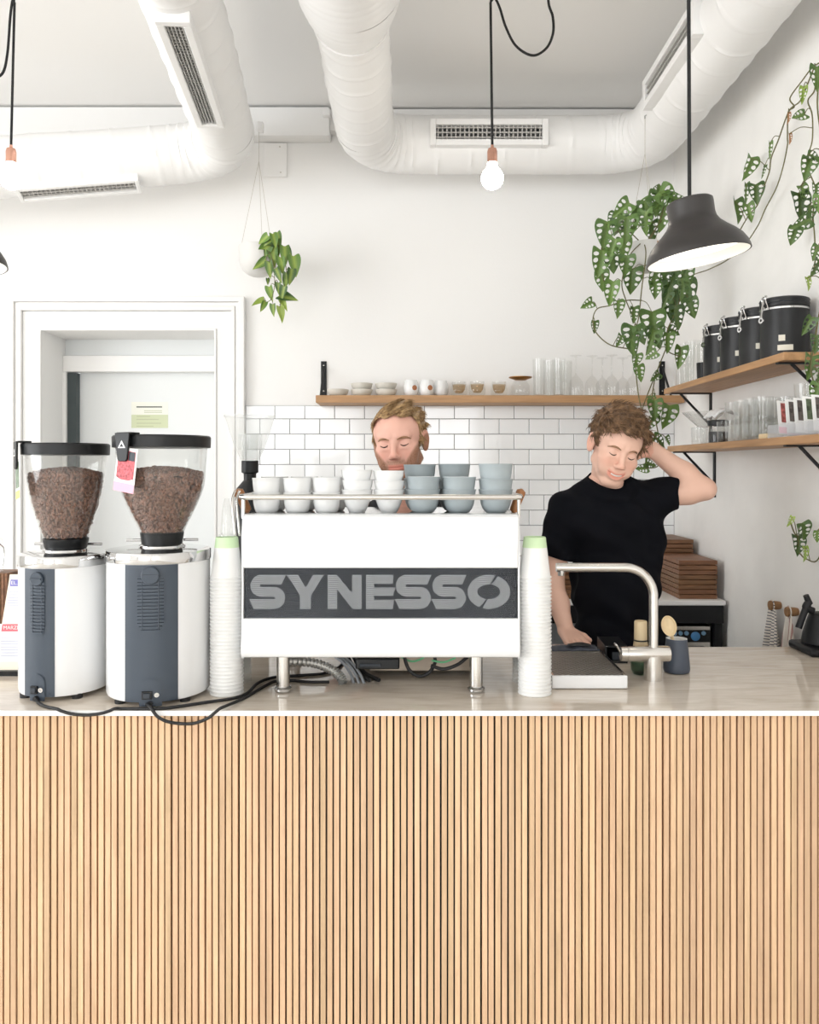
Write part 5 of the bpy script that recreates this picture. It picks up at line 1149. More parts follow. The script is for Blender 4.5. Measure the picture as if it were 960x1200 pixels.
phiL = [leaf_mesh('leaf', M['phi'], False, w_, 20+s, fo, cu) for s, (w_, fo, cu) in enumerate(((.33, .3, .25), (.30, .55, .35), (.27, .2, .15)))]
phiY = leaf_mesh('leaf', M['lime'], False, .25, 30, .5, .3)
LR = random.Random(4)
def leaves(par, items, d, meshes, vines, dj=.10, X=None, scale=1.12, pet=True):
    """items: (px, py of the centre, length px, roll degrees[, kind]); vines: sampled 3D polylines for the petioles"""
    petm = MB(); bl = base(par)
    for it in items:
        px, py, L, ang = it[:4]; kind = it[4] if len(it) > 4 else None
        if X is not None and 360 < py < 480: c = P(px, py, LR.uniform(2.72, 2.75))
        elif X is None: dd_ = d+LR.uniform(-dj, dj); c = P(px, py, dd_)
        else: XX = X-LR.uniform(0, .05); c = PX(px, py, XX)
        dd_ = c.y; Lm = S(L, dd_)*scale; a_ = math.radians(ang)
        me = {'thin': thin, 'dry': dryL, 'young': youngL, 'py': phiY}.get(kind) or LR.choice(meshes)
        Rm = Euler((LR.uniform(-.35, .25), 0, LR.uniform(-.55, .55))).to_matrix()
        Rm = Matrix.Rotation(-a_, 3, 'Y') @ Rm
        tipdir = Rm @ Vector((0, 0, -1)); b0 = c-tipdir*Lm*.5
        o = link('leaf', me, par, b0-bl); o.scale = (Lm,)*3; o.rotation_euler = Rm.to_euler()
        if vines and pet:
            best = min((q for vn in vines for q in vn), key=lambda q: (q-b0).length)
            if (best-b0).length < .30:
                mid = best.lerp(b0, .5)+Vector((0, 0, .012)); petm.tube(smooth_path([best, mid, b0+tipdir*Lm*.06], 4), .0016, 5)
    if petm.v: o = part('petioles', petm, M['vine'], par, world=True); o['kind'] = 'stuff'
def vine(par, pts, r=.0026, n=6):
    q = smooth_path(pts, n); part('vine', MB().tube(q, r, 6), M['vine'], par, world=True); return q
def hanging_pot(px, rim, bot, d, wpx, hook, lab, cat='potted plant', hookx=.014):
    zr_ = P(0, rim, d).z; zb_ = P(0, bot, d).z; x = (px-CX)*d/F; r = S(wpx/2, d); h = zr_-zb_
    t = thing('hanging_plant', lab, cat, (x, d, zb_), 0, None)
    pr = [(0, 0)]+[(r*math.sin(a_)**.8, h*.62*(1-math.cos(a_))) for a_ in [PI/2*i/10 for i in range(1, 11)]]+[(r*1.02, h)]
    part('pot', MB().lathe(pr+[(r*.94, h), (r*.93, h-.03), (0, h-.03)], 40), M['pot'], t)
    part('soil', MB().lathe([(0, h-.028), (r*.9, h-.028), (r*.9, h-.026), (0, h-.02)], 24), M['soil'], t)
    hk = P(hook[0], hook[1], d)
    for k in range(3):
        a_ = 2*PI*k/3+.9; p = Vector((x+r*.97*math.cos(a_), d+r*.97*math.sin(a_), zr_-.01)); kn = Vector((hk.x, d, zr_+(hk.z-zr_)*.72))
        part('string', MB().tube([p, kn, hk], .0013, 5), M['string'], t, world=True); part('eyelet', MB().lathe([(.005, 0), (.005, .004), (0, .004)], 10, p, Matrix.Rotation(PI/2, 4, 'X')), M['brass'], t, world=True)
    part('hook', MB().tube([hk, hk+Vector((0, 0, .012)), hk+Vector((.012, 0, .02)), hk+Vector((hookx, 0, .02))], .003, 6), M['chrome'], t, world=True)
    return t
h1 = hanging_pot(303, 289, 324.5, 4.31, 45, (303.5, 150), 'white hanging pot with green heart-leaf philodendron beside the doorway')
v1 = [vine(h1, [P(310, 290, 4.28), P(322, 284, 4.22), P(332, 300, 4.2), P(336, 325, 4.2), P(330, 345, 4.2), P(328, 362, 4.2)], .002), vine(h1, [P(308, 288, 4.26), P(318, 300, 4.19), P(322, 330, 4.19), P(318, 350, 4.19), P(310, 355, 4.19)], .002)]
leaves(h1, [(308, 281, 14, -55), (322, 282, 15, 15), (327, 279, 13, 20), (313, 285, 11, -70), (307, 296, 20, -40), (320, 301, 21, 5), (304, 310, 17, -55), (316, 317, 19, 10), (327, 324, 17, 15), (334, 301, 21, 5), (339, 297, 14, 20), (346, 312, 22, 8), (341, 325, 17, -5), (335, 330, 18, -8), (314, 330, 7, 0), (326, 338, 12, 0), (317, 345, 16, 5), (331, 344, 15, -20), (338, 348, 21, 75), (302, 354, 15, -60, 'py'), (308, 360, 12, -18), (320, 364, 13, 0), (330, 369, 18, 15, 'py'), (333, 357, 15, 25, 'py'), (313, 293, 18, -20), (325, 292, 18, 0), (330, 312, 18, 0)], 4.19, phiL, v1, .03)
h2 = hanging_pot(757, 286, 320, 3.78, 42, (756, 139), 'white hanging pot with long trailing vines of holed leaves behind the dome lamp', hookx=.024)
dv = 3.72
vv = [[(752, 284), (738, 300), (729, 330), (733, 350), (742, 372), (748, 395), (745, 425), (748, 460), (752, 480)],
      [(755, 284), (757, 300), (752, 340), (748, 375), (740, 395), (742, 420)], [(752, 352), (735, 352), (715, 358), (700, 362), (695, 375), (699, 390), (715, 404), (738, 409)],
      [(765, 284), (785, 300), (800, 325), (797, 350), (790, 370), (782, 388), (782, 410), (797, 418)], [(782, 405), (770, 435), (758, 465), (752, 485), (758, 500), (770, 515), (780, 532), (786, 552)],
      [(750, 283), (735, 270), (722, 272), (708, 285), (704, 310), (708, 330)], [(760, 283), (772, 262), (778, 240), (772, 222)], [(758, 283), (790, 240), (800, 240), (806, 260)],
      [(768, 440), (764, 470), (768, 490), (773, 520), (772, 545), (757, 549)]]
v2 = [vine(h2, [P(x, y, dv+(0 if i == 0 else -.04-.03*math.sin(i+j))) for i, (x, y) in enumerate(pl)]) for j, pl in enumerate(vv)]
L2 = [(709, 275, 29, -10), (718, 257, 18, -30), (735, 270, 28, 5), (724, 264, 24, -25), (750, 247, 28, -65), (757, 262, 26, 0), (772, 221, 16, 160), (771, 238, 26, -10), (785, 233, 28, 60), (797, 233, 22, 70), (776, 258, 28, 0), (764, 272, 22, 5), (704, 309, 29, -5), (706, 330, 22, 8), (718, 306, 28, 5), (730, 295, 26, 5), (717, 292, 22, -20), (741, 330, 27, 0), (716, 345, 27, -12), (725, 362, 19, 0), (743, 370, 18, 5), (688, 357, 14, -60), (697, 384, 14, 0), (726, 400, 14, -20), (741, 397, 29, -5), (765, 383, 34, 0), (763, 402, 28, -15), (768, 325, 26, 0), (768, 340, 19, 0), (780, 334, 26, 5), (791, 325, 26, 0), (804, 325, 26, 10), (791, 359, 36, -5), (808, 347, 33, 10), (811, 362, 22, 15), (780, 353, 19, -20), (794, 373, 26, 5), (791, 389, 15, 70), (783, 403, 22, 5), (797, 420, 24, -5), (763, 417, 14, -60), (746, 423, 15, 0), (750, 438, 19, 5), (768, 442, 13, -50), (763, 465, 9, -80), (768, 481, 22, 5), (782, 490, 27, -5), (763, 496, 20, -25), (774, 518, 18, 60), (783, 517, 11, 30), (763, 544, 14, 75), (752, 549, 13, -75), (728, 246, 22, -50), (745, 262, 24, -20), (760, 247, 24, 20), (734, 312, 22, 0), (786, 345, 26, 0), (800, 340, 24, 5), (752, 394, 20, 20), (742, 408, 20, 10), (770, 395, 26, 15)]
leaves(h2, L2, dv-.06, monL, v2, .07)
# vines pinned along the right-hand wall
XV = 1.435
tv = thing('trailing_vine', 'long holed-leaf vines pinned across the right-hand wall above the canisters', 'plant', PX(955, 470, XV))
vw = [[(980, 66), (955, 77), (940, 95), (926, 115), (931, 125), (924, 132), (923, 160), (923, 170), (918, 195), (910, 220), (897, 245), (888, 265), (872, 288), (852, 305), (830, 316), (815, 321), (806, 326)],
      [(955, 77), (950, 90), (938, 118), (925, 130), (912, 165), (904, 185), (902, 200), (897, 215), (888, 240), (878, 252), (866, 272)],
      [(957, 78), (955, 105), (947, 118), (952, 135), (952, 165), (946, 185), (948, 200), (957, 225), (953, 250), (955, 280), (955, 310), (948, 330)],
      [(962, 80), (958, 120), (962, 160), (965, 210), (962, 270), (966, 330), (958, 380, 2.745), (955, 400, 2.74), (950, 430, 2.74), (956, 456, 2.74)],
      [(975, 600), (960, 654), (945, 655), (937, 648)], [(937, 648), (935, 632), (930, 622), (926, 610)]]
v3 = [vine(tv, [P(*q) if len(q) == 3 else PX(q[0], q[1], XV-.01*(i % 2)) for i, q in enumerate(pl)], .0026) for pl in vw]
L3 = [(941, 112, 18, -5, 'young'), (936, 136, 18, -65), (927, 162, 12, 5, 'dry'), (925, 138, 12, 0, 'dry'), (903, 177, 18, 5, 'thin'), (878, 198, 24, -5), (895, 202, 14, -8, 'thin'), (875, 228, 22, 5, 'thin'), (887, 227, 21, 5), (865, 248, 26, 5), (879, 250, 20, 15), (947, 198, 23, -10), (955, 185, 16, 60), (942, 228, 20, 30), (939, 242, 30, 10), (948, 254, 22, 5), (958, 92, 26, 0), (957, 223, 14, 0), (938, 263, 22, -60), (930, 277, 19, -18), (956, 297, 17, -15), (956, 315, 20, -10), (948, 333, 15, 15, 'young'), (946, 383, 21, -25), (957, 404, 20, 0), (951, 431, 26, -10), (957, 462, 22, -20), (926, 612, 13, -20, 'young'), (943, 624, 21, 20), (936, 640, 22, -5), (944, 650, 17, -5, 'young'), (958, 629, 14, 10), (960, 445, 20, 0), (961, 240, 20, 0)]
leaves(tv, L3, None, monL, v3, 0, XV-.01)
part('wall_hook', MB().tube([PX(955, 79, XR), PX(955, 77, XV-.01), PX(955, 74, XV-.012)], .003, 6), M['chrome'], tv, world=True)
# ------------------------------------------------------------------ people: smooth-blended solid figures meshed with surface nets
def fn_ell(c, r, Rm=None):
    c = np.array(c, float); r = np.array(r, float); Rm = None if Rm is None else np.array(Rm, float)
    def f(Pn):
        q = Pn-c
        if Rm is not None: q = q @ Rm
        k0 = np.sqrt(((q/r)**2).sum(-1)); k1 = np.sqrt(((q/(r*r))**2).sum(-1))+1e-9
        return k0*(k0-1)/k1
    m = float(r.max()); return f, c-m, c+m
def fn_cap(a, b, ra, rb, flat=None):
    a = np.array(a, float); b = np.array(b, float); ab = b-a; L2 = float(ab@ab)+1e-12
    def f(Pn):
        q = Pn-a; t = np.clip((q @ ab)/L2, 0, 1); e = q-t[..., None]*ab
        return np.sqrt((e*e).sum(-1))-(ra+(rb-ra)*t)
    m = max(ra, rb); return f, np.minimum(a, b)-m, np.maximum(a, b)+m
class Solid:
    def __init__(s): s.ops = []
    def add(s, prim, k=.015): s.ops.append(('u', prim, k)); return s
    def sub(s, prim, k=.008): s.ops.append(('s', prim, k)); return s
    def ell(s, c, r, k=.015, Rm=None): return s.add(fn_ell(c, r, Rm), k)
    def cap(s, a, b, ra, rb=None, k=.015): return s.add(fn_cap(a, b, ra, ra if rb is None else rb), k)
    def __call__(s, Pn):
        d = np.full(Pn.shape[:-1], .05)
        for op, (f, lo, hi), k in s.ops: d = s.comb(d, f(Pn), op, k)
        return d
    @staticmethod
    def comb(d, e, op, k):
        if op == 'u':
            h = np.clip(.5+.5*(d-e)/k, 0, 1); return d*(1-h)+e*h-k*h*(1-h)
        h = np.clip(.5-.5*(d+e)/k, 0, 1); return d*(1-h)-e*h+k*h*(1-h)
    def mesh(s, h, lo=None, hi=None, disp=None, pad=.012):
        L = np.min([o[1][1] for o in s.ops if o[0] == 'u'], 0)-pad if lo is None else np.array(lo)
        H = np.max([o[1][2] for o in s.ops if o[0] == 'u'], 0)+pad if hi is None else np.array(hi)
        n = np.ceil((H-L)/h).astype(int)+1; g = np.full(n, .05, np.float32)
        ax = [L[i]+h*np.arange(n[i]) for i in range(3)]
        for op, (f, a, b), k in s.ops:
            m = .03+k; i0 = np.clip(np.floor((a-m-L)/h).astype(int), 0, n); i1 = np.clip(np.ceil((b+m-L)/h).astype(int)+1, 0, n)
            if (i1 <= i0).any(): continue
            sl = tuple(slice(x, y) for x, y in zip(i0, i1))
            G = np.stack(np.meshgrid(*[ax[i][sl[i]] for i in range(3)], indexing='ij'), -1)
            e = f(G)
            g[sl] = s.comb(g[sl], e, op, k)
        if disp is not None:
            near = np.argwhere(np.abs(g) < .025); pts = L+near*h; g[tuple(near.T)] += disp(pts).astype(np.float32)
        return nets(g, L, h)
def nets(g, L, h):
    n = np.array(g.shape); ins = g < 0
    c = np.zeros(n-1, np.int8)
    for dx in (0, 1):
        for dy in (0, 1):
            for dz in (0, 1): c += ins[dx:n[0]-1+dx, dy:n[1]-1+dy, dz:n[2]-1+dz]
    idx = np.argwhere((c > 0) & (c < 8)); acc = np.zeros((len(idx), 3)); cnt = np.zeros(len(idx))
    cor = [np.array((x, y, z)) for x in (0, 1) for y in (0, 1) for z in (0, 1)]
    for i in range(8):
        for j in range(i+1, 8):
            if np.abs(cor[i]-cor[j]).sum() != 1: continue
            va = g[tuple((idx+cor[i]).T)]; vb = g[tuple((idx+cor[j]).T)]; m = (va < 0) != (vb < 0)
            t = np.where(m, va/np.where(m, va-vb, 1), 0); p = cor[i]+(cor[j]-cor[i])*t[:, None]
            acc += p*m[:, None]; cnt += m
    v = L+(idx+acc/cnt[:, None])*h
    ids = np.full(n-1, -1, np.int64); ids[tuple(idx.T)] = np.arange(len(idx)); F_ = []
    for a in range(3):
        b, c2 = (a+1) % 3, (a+2) % 3
        s0 = [slice(None)]*3; s1 = [slice(None)]*3; s0[a] = slice(0, n[a]-1); s1[a] = slice(1, n[a])
        A = ins[tuple(s0)]; B = ins[tuple(s1)]
        e = np.argwhere(A != B); e = e[(e[:, b] > 0) & (e[:, c2] > 0) & (e[:, b] < n[b]-1) & (e[:, c2] < n[c2]-1)]
        q = []
        for db, dc in ((1, 1), (0, 1), (0, 0), (1, 0)):
            p = e.copy(); p[:, b] -= db; p[:, c2] -= dc; q.append(ids[tuple(p.T)])
        q = np.stack(q, 1); fl = B[tuple(e.T)]; q[fl] = q[fl][:, ::-1]; F_.append(q)
    return v, np.concatenate(F_)
def np_mesh(name, v, f, m, loc, col=None):
    me = bpy.data.meshes.new(name); v = np.asarray(v)-np.array(loc)
    me.vertices.add(len(v)); me.vertices.foreach_set('co', v.astype(np.float32).ravel())
    me.loops.add(f.size); me.loops.foreach_set('vertex_index', f.astype(np.int32).ravel())
    me.polygons.add(len(f)); me.polygons.foreach_set('loop_start', (np.arange(len(f))*f.shape[1]).astype(np.int32)); me.polygons.foreach_set('loop_total', np.full(len(f), f.shape[1], np.int32))
    me.update(calc_edges=True); me.validate(); me.polygons.foreach_set('use_smooth', [True]*len(me.polygons)); me.materials.append(m)
    if col is not None:
        at = me.color_attributes.new('Col', 'FLOAT_COLOR', 'POINT'); at.data.foreach_set('color', np.concatenate([col, np.ones((len(col), 1))], 1).astype(np.float32).ravel())
    return me
def colmat(name, rough=.5, sss=.0, bump=.0, bscale=300):
    m, nt, b = nmat(name); a = nt.nodes.new('ShaderNodeVertexColor'); a.layer_name = 'Col'; nt.links.new(a.outputs['Color'], b.inputs['Base Color']); b.inputs['Roughness'].default_value = rough
    b.inputs['Specular IOR Level'].default_value = .35
    if sss: b.inputs['Subsurface Weight'].default_value = sss; b.inputs['Subsurface Radius'].default_value = (.010, .004, .002); b.inputs['Subsurface Scale'].default_value = .8
    return m
M['skin'] = colmat('skin', .5, .0)
def hairmat(name, c0, c1):
    m, nt, b = nmat(name); tc = nt.nodes.new('ShaderNodeTexCoord'); n = nt.nodes.new('ShaderNodeTexNoise'); n.inputs['Scale'].default_value = 70; n.inputs['Detail'].default_value = 3
    nt.links.new(tc.outputs['Object'], n.inputs['Vector']); cr = nt.nodes.new('ShaderNodeValToRGB'); cr.color_ramp.elements[0].position = .35; cr.color_ramp.elements[1].position = .68
    cr.color_ramp.elements[0].color = (*c0, 1); cr.color_ramp.elements[1].color = (*c1, 1); nt.links.new(n.outputs['Fac'], cr.inputs[0]); nt.links.new(cr.outputs[0], b.inputs['Base Color'])
    b.inputs['Roughness'].default_value = .5; b.inputs['Specular IOR Level'].default_value = .35; return m
M['teeth'] = mat('teeth', (.80, .77, .72), .3); M['lash'] = mat('eyelash', srgb(70, 50, 42), .7); M['eyewhite'] = mat('eye_white', (.75, .72, .70), .2)
M['tee'] = mat('black_cotton', (.0045, .005, .0075), .9, bump=.05, bscale=700, spec=.12); M['jeans'] = mat('dark_trousers', (.012, .013, .018), .85); M['shoe'] = mat('dark_shoe', (.02, .02, .02), .6)
M['teegrey'] = mat('dark_grey_cotton', (.03, .032, .036), .9, bump=.05, bscale=700, spec=.25)
class Head:
    """local frame: x to the viewer's right, -y out of the face, z up; origin between the ears"""
    def __init__(s, c, yaw, roll, pitch, sc, smile=0.0, jaw=1.0):
        s.c = np.array(c, float); s.sc = sc; s.smile = smile
        s.R = np.array(Matrix.Rotation(math.radians(yaw), 3, 'Z') @ Matrix.Rotation(math.radians(roll), 3, 'Y') @ Matrix.Rotation(math.radians(pitch), 3, 'X'))
        S_ = s.S = Solid(); e = lambda c, r, k=.012, Rl=None, op='u': S_.ops.append((op, fn_ell(s.w(c), np.array(r)*sc, s.R if Rl is None else s.R @ np.array(Rl)), k*sc))
        cp = lambda a, b, ra, rb=None, k=.012, op='u': S_.ops.append((op, fn_cap(s.w(a), s.w(b), ra*sc, (ra if rb is None else rb)*sc), k*sc))
        e((0, .018, .034), (.0765, .097, .082)); e((0, -.02, .03), (.067, .068, .062), .02)
        e((0, -.026, -.038), (.0615*jaw, .062, .074), .025)
        e((0, -.066, -.098), (.025*jaw, .022, .018), .022)
        for x in (-1, 1):
            cp((x*.053*jaw, .006, -.058), (x*.022*jaw, -.062, -.100), .014, .013, .022)
            e((x*.043, -.058, -.026), (.024, .024, .020), .02)
            e((x*.036, -.066, -.056), (.020, .018, .022), .022)
            cp((x*.012, -.0835, .022), (x*.043, -.070, .024), .0085, .0075, .012)
            e((x*.0315, -.0915, .003), (.0175, .012, .0095), .010, None, 's')
            e((x*.0315, -.0705, .0005), (.0165, .0135, .0125), .005)
            e((x*.0305, -.0755, -.0125), (.015, .010, .006), .009)
            # ears
            Re = np.array(Matrix.Rotation(x*math.radians(-22), 3, 'Z') @ Matrix.Rotation(math.radians(-10), 3, 'X'))
            e((x*.0795, .016, -.004), (.0075, .019, .031), .006, Re); e((x*.0775, .012, -.026), (.007, .011, .013), .006, Re)
            e((x*.089, .013, -.002), (.006, .010, .018), .005, Re, 's')
            # nostril wings
            e((x*.0118, -.0985, -.0365), (.0072, .010, .0070), .006)
            e((x*.0068, -.104, -.0445), (.0034, .0045, .003), .003, None, 's')
        cp((0, -.082, .012), (0, -.1085, -.029), .0072, .0098, .011); e((0, -.1085, -.0325), (.0098, .0095, .0082), .006)
        # mouth on a curve
        sm = smile; N = 10
        s.mouth = [( (.024+.005*sm)*t, -.0925+.013*t*t, -.0675+(.009*sm)*t*t-.002*sm) for t in np.linspace(-1, 1, N+1)]
        e((0, -.084, -.066), (.026, .011, .018), .014)
        for i in range(N):
            a, b = np.array(s.mouth[i]), np.array(s.mouth[i+1]); tm = abs((i+.5)/N*2-1); w_ = 1-tm**2.2*.55
            cp(a+(0, -.0005, .0045*w_+.0022*sm), b+(0, -.0005, .0045*w_+.0022*sm), .0040*w_, None, .004)
            cp(a+(0, 0, -(.0055+.0048*sm)*w_), b+(0, 0, -(.0055+.0048*sm)*w_), .0052*w_, None, .004)
        for i in range(N):
            a, b = np.array(s.mouth[i]), np.array(s.mouth[i+1]); tm = abs((i+.5)/N*2-1); w_ = 1-tm**2*.7
            cp(a+(0, -.006, -.0008), b+(0, -.006, -.0008), (.0012+.0034*sm)*w_, None, .0025, 's')
        s.neck_top = s.w((0, .028, -.06))
    def w(s, p): return s.c+s.R @ (np.array(p, float)*s.sc)
    def loc(s, Pn): return ((Pn-s.c) @ s.R)/s.sc
    def proj(s, x, z, off=0):
        """point on the face in front of local (x, z)"""
        y = -.14
        for _ in range(60):
            d = float(s.S(s.w((x, y, z))[None])[0])/s.sc
            y += d*.8
            if d < 2e-4: break
        return s.w((x, y-off, z))
def smst(a, b, x): t = np.clip((x-a)/(b-a), 0, 1); return t*t*(3-2*t)
def face_colors(h, v, skin, beard=None, brow=None):
    q = h.loc(v); x, y, z = q.T; c = np.tile(np.array(skin), (len(v), 1)); front = smst(.02, -.05, y)
    def mixc(col, w_): 
        nonlocal c; c = c*(1-w_[:, None])+np.array(col)*w_[:, None]
    red = np.array(skin)*np.array((1.0, .80, .76))
    for cx_ in (-.042, .042): mixc(red, .6*np.exp(-((x-cx_)/.020)**2-((z+.032)/.018)**2)*front)
    mixc(red, .65*np.exp(-(x/.014)**2-((z+.034)/.014)**2)*front)
    mixc(red, .7*smst(.072, .082, np.abs(x))*np.exp(-((z+.005)/.05)**2))
    if beard is not None:
        nz = .5+.5*np.sin(x*900+np.sin(z*700)*2)*np.sin(z*800+y*500)
        ed = -.050-.30*np.clip(np.abs(x)-.03, 0, .03)*-3.2*0+(.9*np.clip(np.abs(x)-.032, 0, .05)*1.5)
        b = smst(ed+.006, ed-.010, z)*smst(.055, .03, y)
        must = np.exp(-((z+.052)/.007)**2)*smst(.034, .024, np.abs(x))*front; chin = 1-.35*np.exp(-((z+.066)/.012)**2-(x/.030)**2)
        mixc(beard, np.clip(np.maximum(b*chin, must*.85)*(.66+.3*nz), 0, .92))
    mo = np.array(h.mouth); zc = np.interp(x, mo[:, 0], mo[:, 2]); hw = .0245+.005*h.smile
    lip = np.clip(1-((z-zc+.001)/(.0105+.003*h.smile))**4, 0, 1)*smst(hw+.003, hw-.004, np.abs(x))*front*smst(-.07, -.08, y)
    mixc(np.array(skin)*np.array((.88, .52, .50)), .82*lip)
    return np.clip(c, 0, 1)
def strands(pts, nrm, flow, rg, L=.04, r=.0016, lift=.35, curl=.0, n=5, jit=.22):
    """tapered locks growing from pts along a flow field"""
    mb = MB()
    for p, nn in zip(pts, nrm):
        f = flow(p)+rg.normal(0, jit, 3); f -= nn*(f@nn); f /= np.linalg.norm(f)+1e-9; l = L*rg.uniform(.6, 1.25); q = []; cu = rg.normal(0, 1, 3); ph = rg.uniform(0, 6)
        for i in range(n):
            t = i/(n-1); q.append(Vector(p-nn*.003+f*l*t+nn*l*lift*math.sin(PI*t*.8)*.5+cu*curl*math.sin(ph+t*5)*t))
        mb.tube(q, [r*1.0, r*1.25, r*1.1, r*.7, r*.12][:n] if n == 5 else r, 4, caps=False)
    return mb
def vnormals(v, f):
    nrm = np.zeros_like(v); fn_ = np.cross(v[f[:, 2]]-v[f[:, 0]], v[f[:, 3]]-v[f[:, 1]])
    for k in range(4): np.add.at(nrm, f[:, k], fn_)
    return nrm/(np.linalg.norm(nrm, axis=1)[:, None]+1e-12)
def hair(h, root, m, hairline, thick, flow, seed, nst, L, lift, curl, dispf, jit=.2, rad=.0017):
    """cap of hair: thickened skull, cut along a hairline, plus locks"""
    H = Solid(); sc = h.sc
    H.ops.append(('u', fn_ell(h.w((0, .020, .038)), np.array((.0785+thick*.45, .100+thick*.8, .084+thick))*sc, h.R), .01)); H.ops.append(('u', fn_ell(h.w((0, -.022, .048)), np.array((.066+thick*.6, .064+thick*.6, .056+thick))*sc, h.R), .02))
    L0 = np.min([o[1][1] for o in H.ops], 0)-.03; H0 = np.max([o[1][2] for o in H.ops], 0)+.03
    def disp(p):
        q = h.loc(p); cut = hairline(q)*sc      # positive = bald
        nz = dispf(q)*sc
        d0 = H(p)+nz
        return np.maximum(d0, cut)-H(p)
    v, f = H.mesh(.0026, L0, H0, disp); o = link('hair', np_mesh('hair', v, f, m, base(root)), root)
    nr = vnormals(v, f); q = h.loc(v); ok = (hairline(q) < -.002) & (H(v) > -.012); rg = np.random.default_rng(seed); idx = rg.choice(np.where(ok)[0], nst)
    fl = lambda p: h.R @ flow(h.loc(p[None])[0])
    mb = strands(v[idx], nr[idx], fl, rg, L*sc, rad, lift, curl, 5, jit); part('hair_locks', mb, m, o, sharp=None, world=True)
    me = o.children[0].data; me.polygons.foreach_set('use_smooth', [True]*len(me.polygons))
    return o
def curve_on_face(h, pts, r, m, name, root, off=.0, seg=6):
    q = smooth_path([Vector(h.proj(x, z, off)) for x, z in pts], 4); n = len(q); rs = [r*h.sc*(.45+.55*math.sin(PI*min(1, (i+.6)/(n-.4)))) for i in range(n)]
    return part(name, MB().tube(q, rs, seg), m, root, world=True, sharp=None)
def hand(S_, wrist, palm, dirs, sc=1.0, side=None, thumb=None, curl=0.3, down=(0, 0, -1)):
    """palm slab plus four fingers and a thumb: wrist -> palm centre direction, side = towards the little finger"""
    wrist, palm = np.array(wrist, float), np.array(palm, float); f = palm-wrist; f /= np.linalg.norm(f); sd = np.array(side, float); sd -= f*(sd@f); sd /= np.linalg.norm(sd); dn = np.array(down, float)
    for k in (-1.5, -.5, .5, 1.5): S_.cap(wrist+sd*k*.011*sc, palm+f*.03*sc+sd*k*.0185*sc, .0135*sc, .0115*sc, .012)
    for k, ln in zip((-1.5, -.5, .5, 1.5), (.074, .083, .077, .060)):
        b = palm+f*.035*sc+sd*k*.019*sc; dd = f+sd*k*.05; p1 = b+dd*ln*.45*sc+dn*curl*.008*sc; p2 = p1+(dd*.8+dn*curl)*ln*.33*sc; p3 = p2+(dd*.55+dn*curl*1.6)*ln*.26*sc
        S_.cap(b, p1, .0098*sc, .009*sc, .004); S_.cap(p1, p2, .009*sc, .0084*sc, .003); S_.cap(p2, p3, .0084*sc, .0072*sc, .003)
    t0 = wrist+f*.02*sc-sd*.02*sc; t1 = t0+(f*.7-sd*.7)*.036*sc+dn*.004; t2 = t1+(f*.95-sd*.2)*.034*sc+dn*curl*.012; S_.cap(t0, t1, .0135*sc, .011*sc, .008); S_.cap(t1, t2, .0105*sc, .0085*sc, .004)
def join_np(a, b): return np.concatenate([a[0], b[0]]), np.concatenate([a[1], b[1]+len(a[0])])
def lower_body(root, hip, sc, m):
    hip = np.array(hip, float); T = Solid()
    T.ell(hip+(0, 0, -.02), (.165*sc, .115*sc, .12*sc), .03)
    for s in (-1, 1):
        k = (hip[0]+s*.10*sc, hip[1]+.0, .50); a = (hip[0]+s*.105*sc, hip[1]+.03, .09); T.cap(hip+(s*.085*sc, 0, -.06), k, .085*sc, .062*sc, .03); T.cap(k, a, .06*sc, .048*sc, .02)
    v, f = T.mesh(.009); link('trousers', np_mesh('trousers', v, f, m, base(root)), root)
    for s in (-1, 1):
        B = Solid(); x = hip[0]+s*.105*sc; y = hip[1]+.03
        B.ell((x, y-.05, .035), (.045, .13, .036), .02); B.cap((x, y, .05), (x, y, .10), .045, .04, .02); B.sub((lambda Pn: Pn[..., 2]*1.0, np.array((x-.2, y-.3, -.1)), np.array((x+.2, y+.3, .0))), .003)
        v, f = B.mesh(.007, (x-.07, y-.2, -.01), (x+.07, y+.1, .15)); link('shoe', np_mesh('shoe', v, f, M['shoe'], base(root)), root)
# ---------------- second man: black T-shirt, one hand behind his head
a3 = lambda v: np.array(v, float)
hd2 = Head(P(721.5, 524, 2.90), 7, 14, 20, 1.07, 1.0, .90)
r2 = thing('person', 'smiling man in a black T-shirt, one hand behind his head, looking down at the worktop', 'person', (P(722, 0, 3.02).x, 3.02, 0))
skin2 = a3(srgb(232, 190, 170))
nb = a3(P(712, 562, 2.985)); shL = a3(P(661, 597, 2.99)); shR = a3(P(758, 584, 3.0)); elL = a3(P(647, 682, 3.0)); wrL = a3(P(664, 739.5, 2.915))
elR = a3(P(825, 573, 2.96)); wrR = a3(P(766, 528, 3.0)); hdR = a3(P(744, 519, 3.025)); hip2 = a3(P(722, 772, 3.02))
B2 = Solid()
B2.cap(hd2.w((0, .03, -.05)), nb+(0, .005, .0), .053, .058, .03)
arms = Solid(); arms.cap(nb+(0, .01, -.02), nb+(0, .01, -.06), .06, .08, .03); arms.ell(a3(P(712, 625, 3.0)), (.13, .065, .12), .03); arms.ell(a3(P(722, 720, 3.02)), (.10, .06, .17), .03)
arms.cap(shL, nb+(-.03, 0, -.03), .045, .05, .03); arms.cap(shR, nb+(.03, 0, -.03), .045, .05, .03)
arms.cap(shL, elL, .047, .040, .02); arms.cap(elL, elL*.55+wrL*.45, .040, .037, .02); arms.cap(elL*.55+wrL*.45, wrL, .037, .026, .02)
arms.cap(shR, elR*.75+shR*.25, .047, .044, .02); arms.cap(elR*.75+shR*.25, elR, .044, .037, .02); arms.cap(elR, elR*.62+wrR*.38, .037, .041, .02); arms.cap(elR*.62+wrR*.38, wrR, .041, .029, .02)
arms.ell(elR+(.012, 0, -.002), (.026, .028, .028), .02)
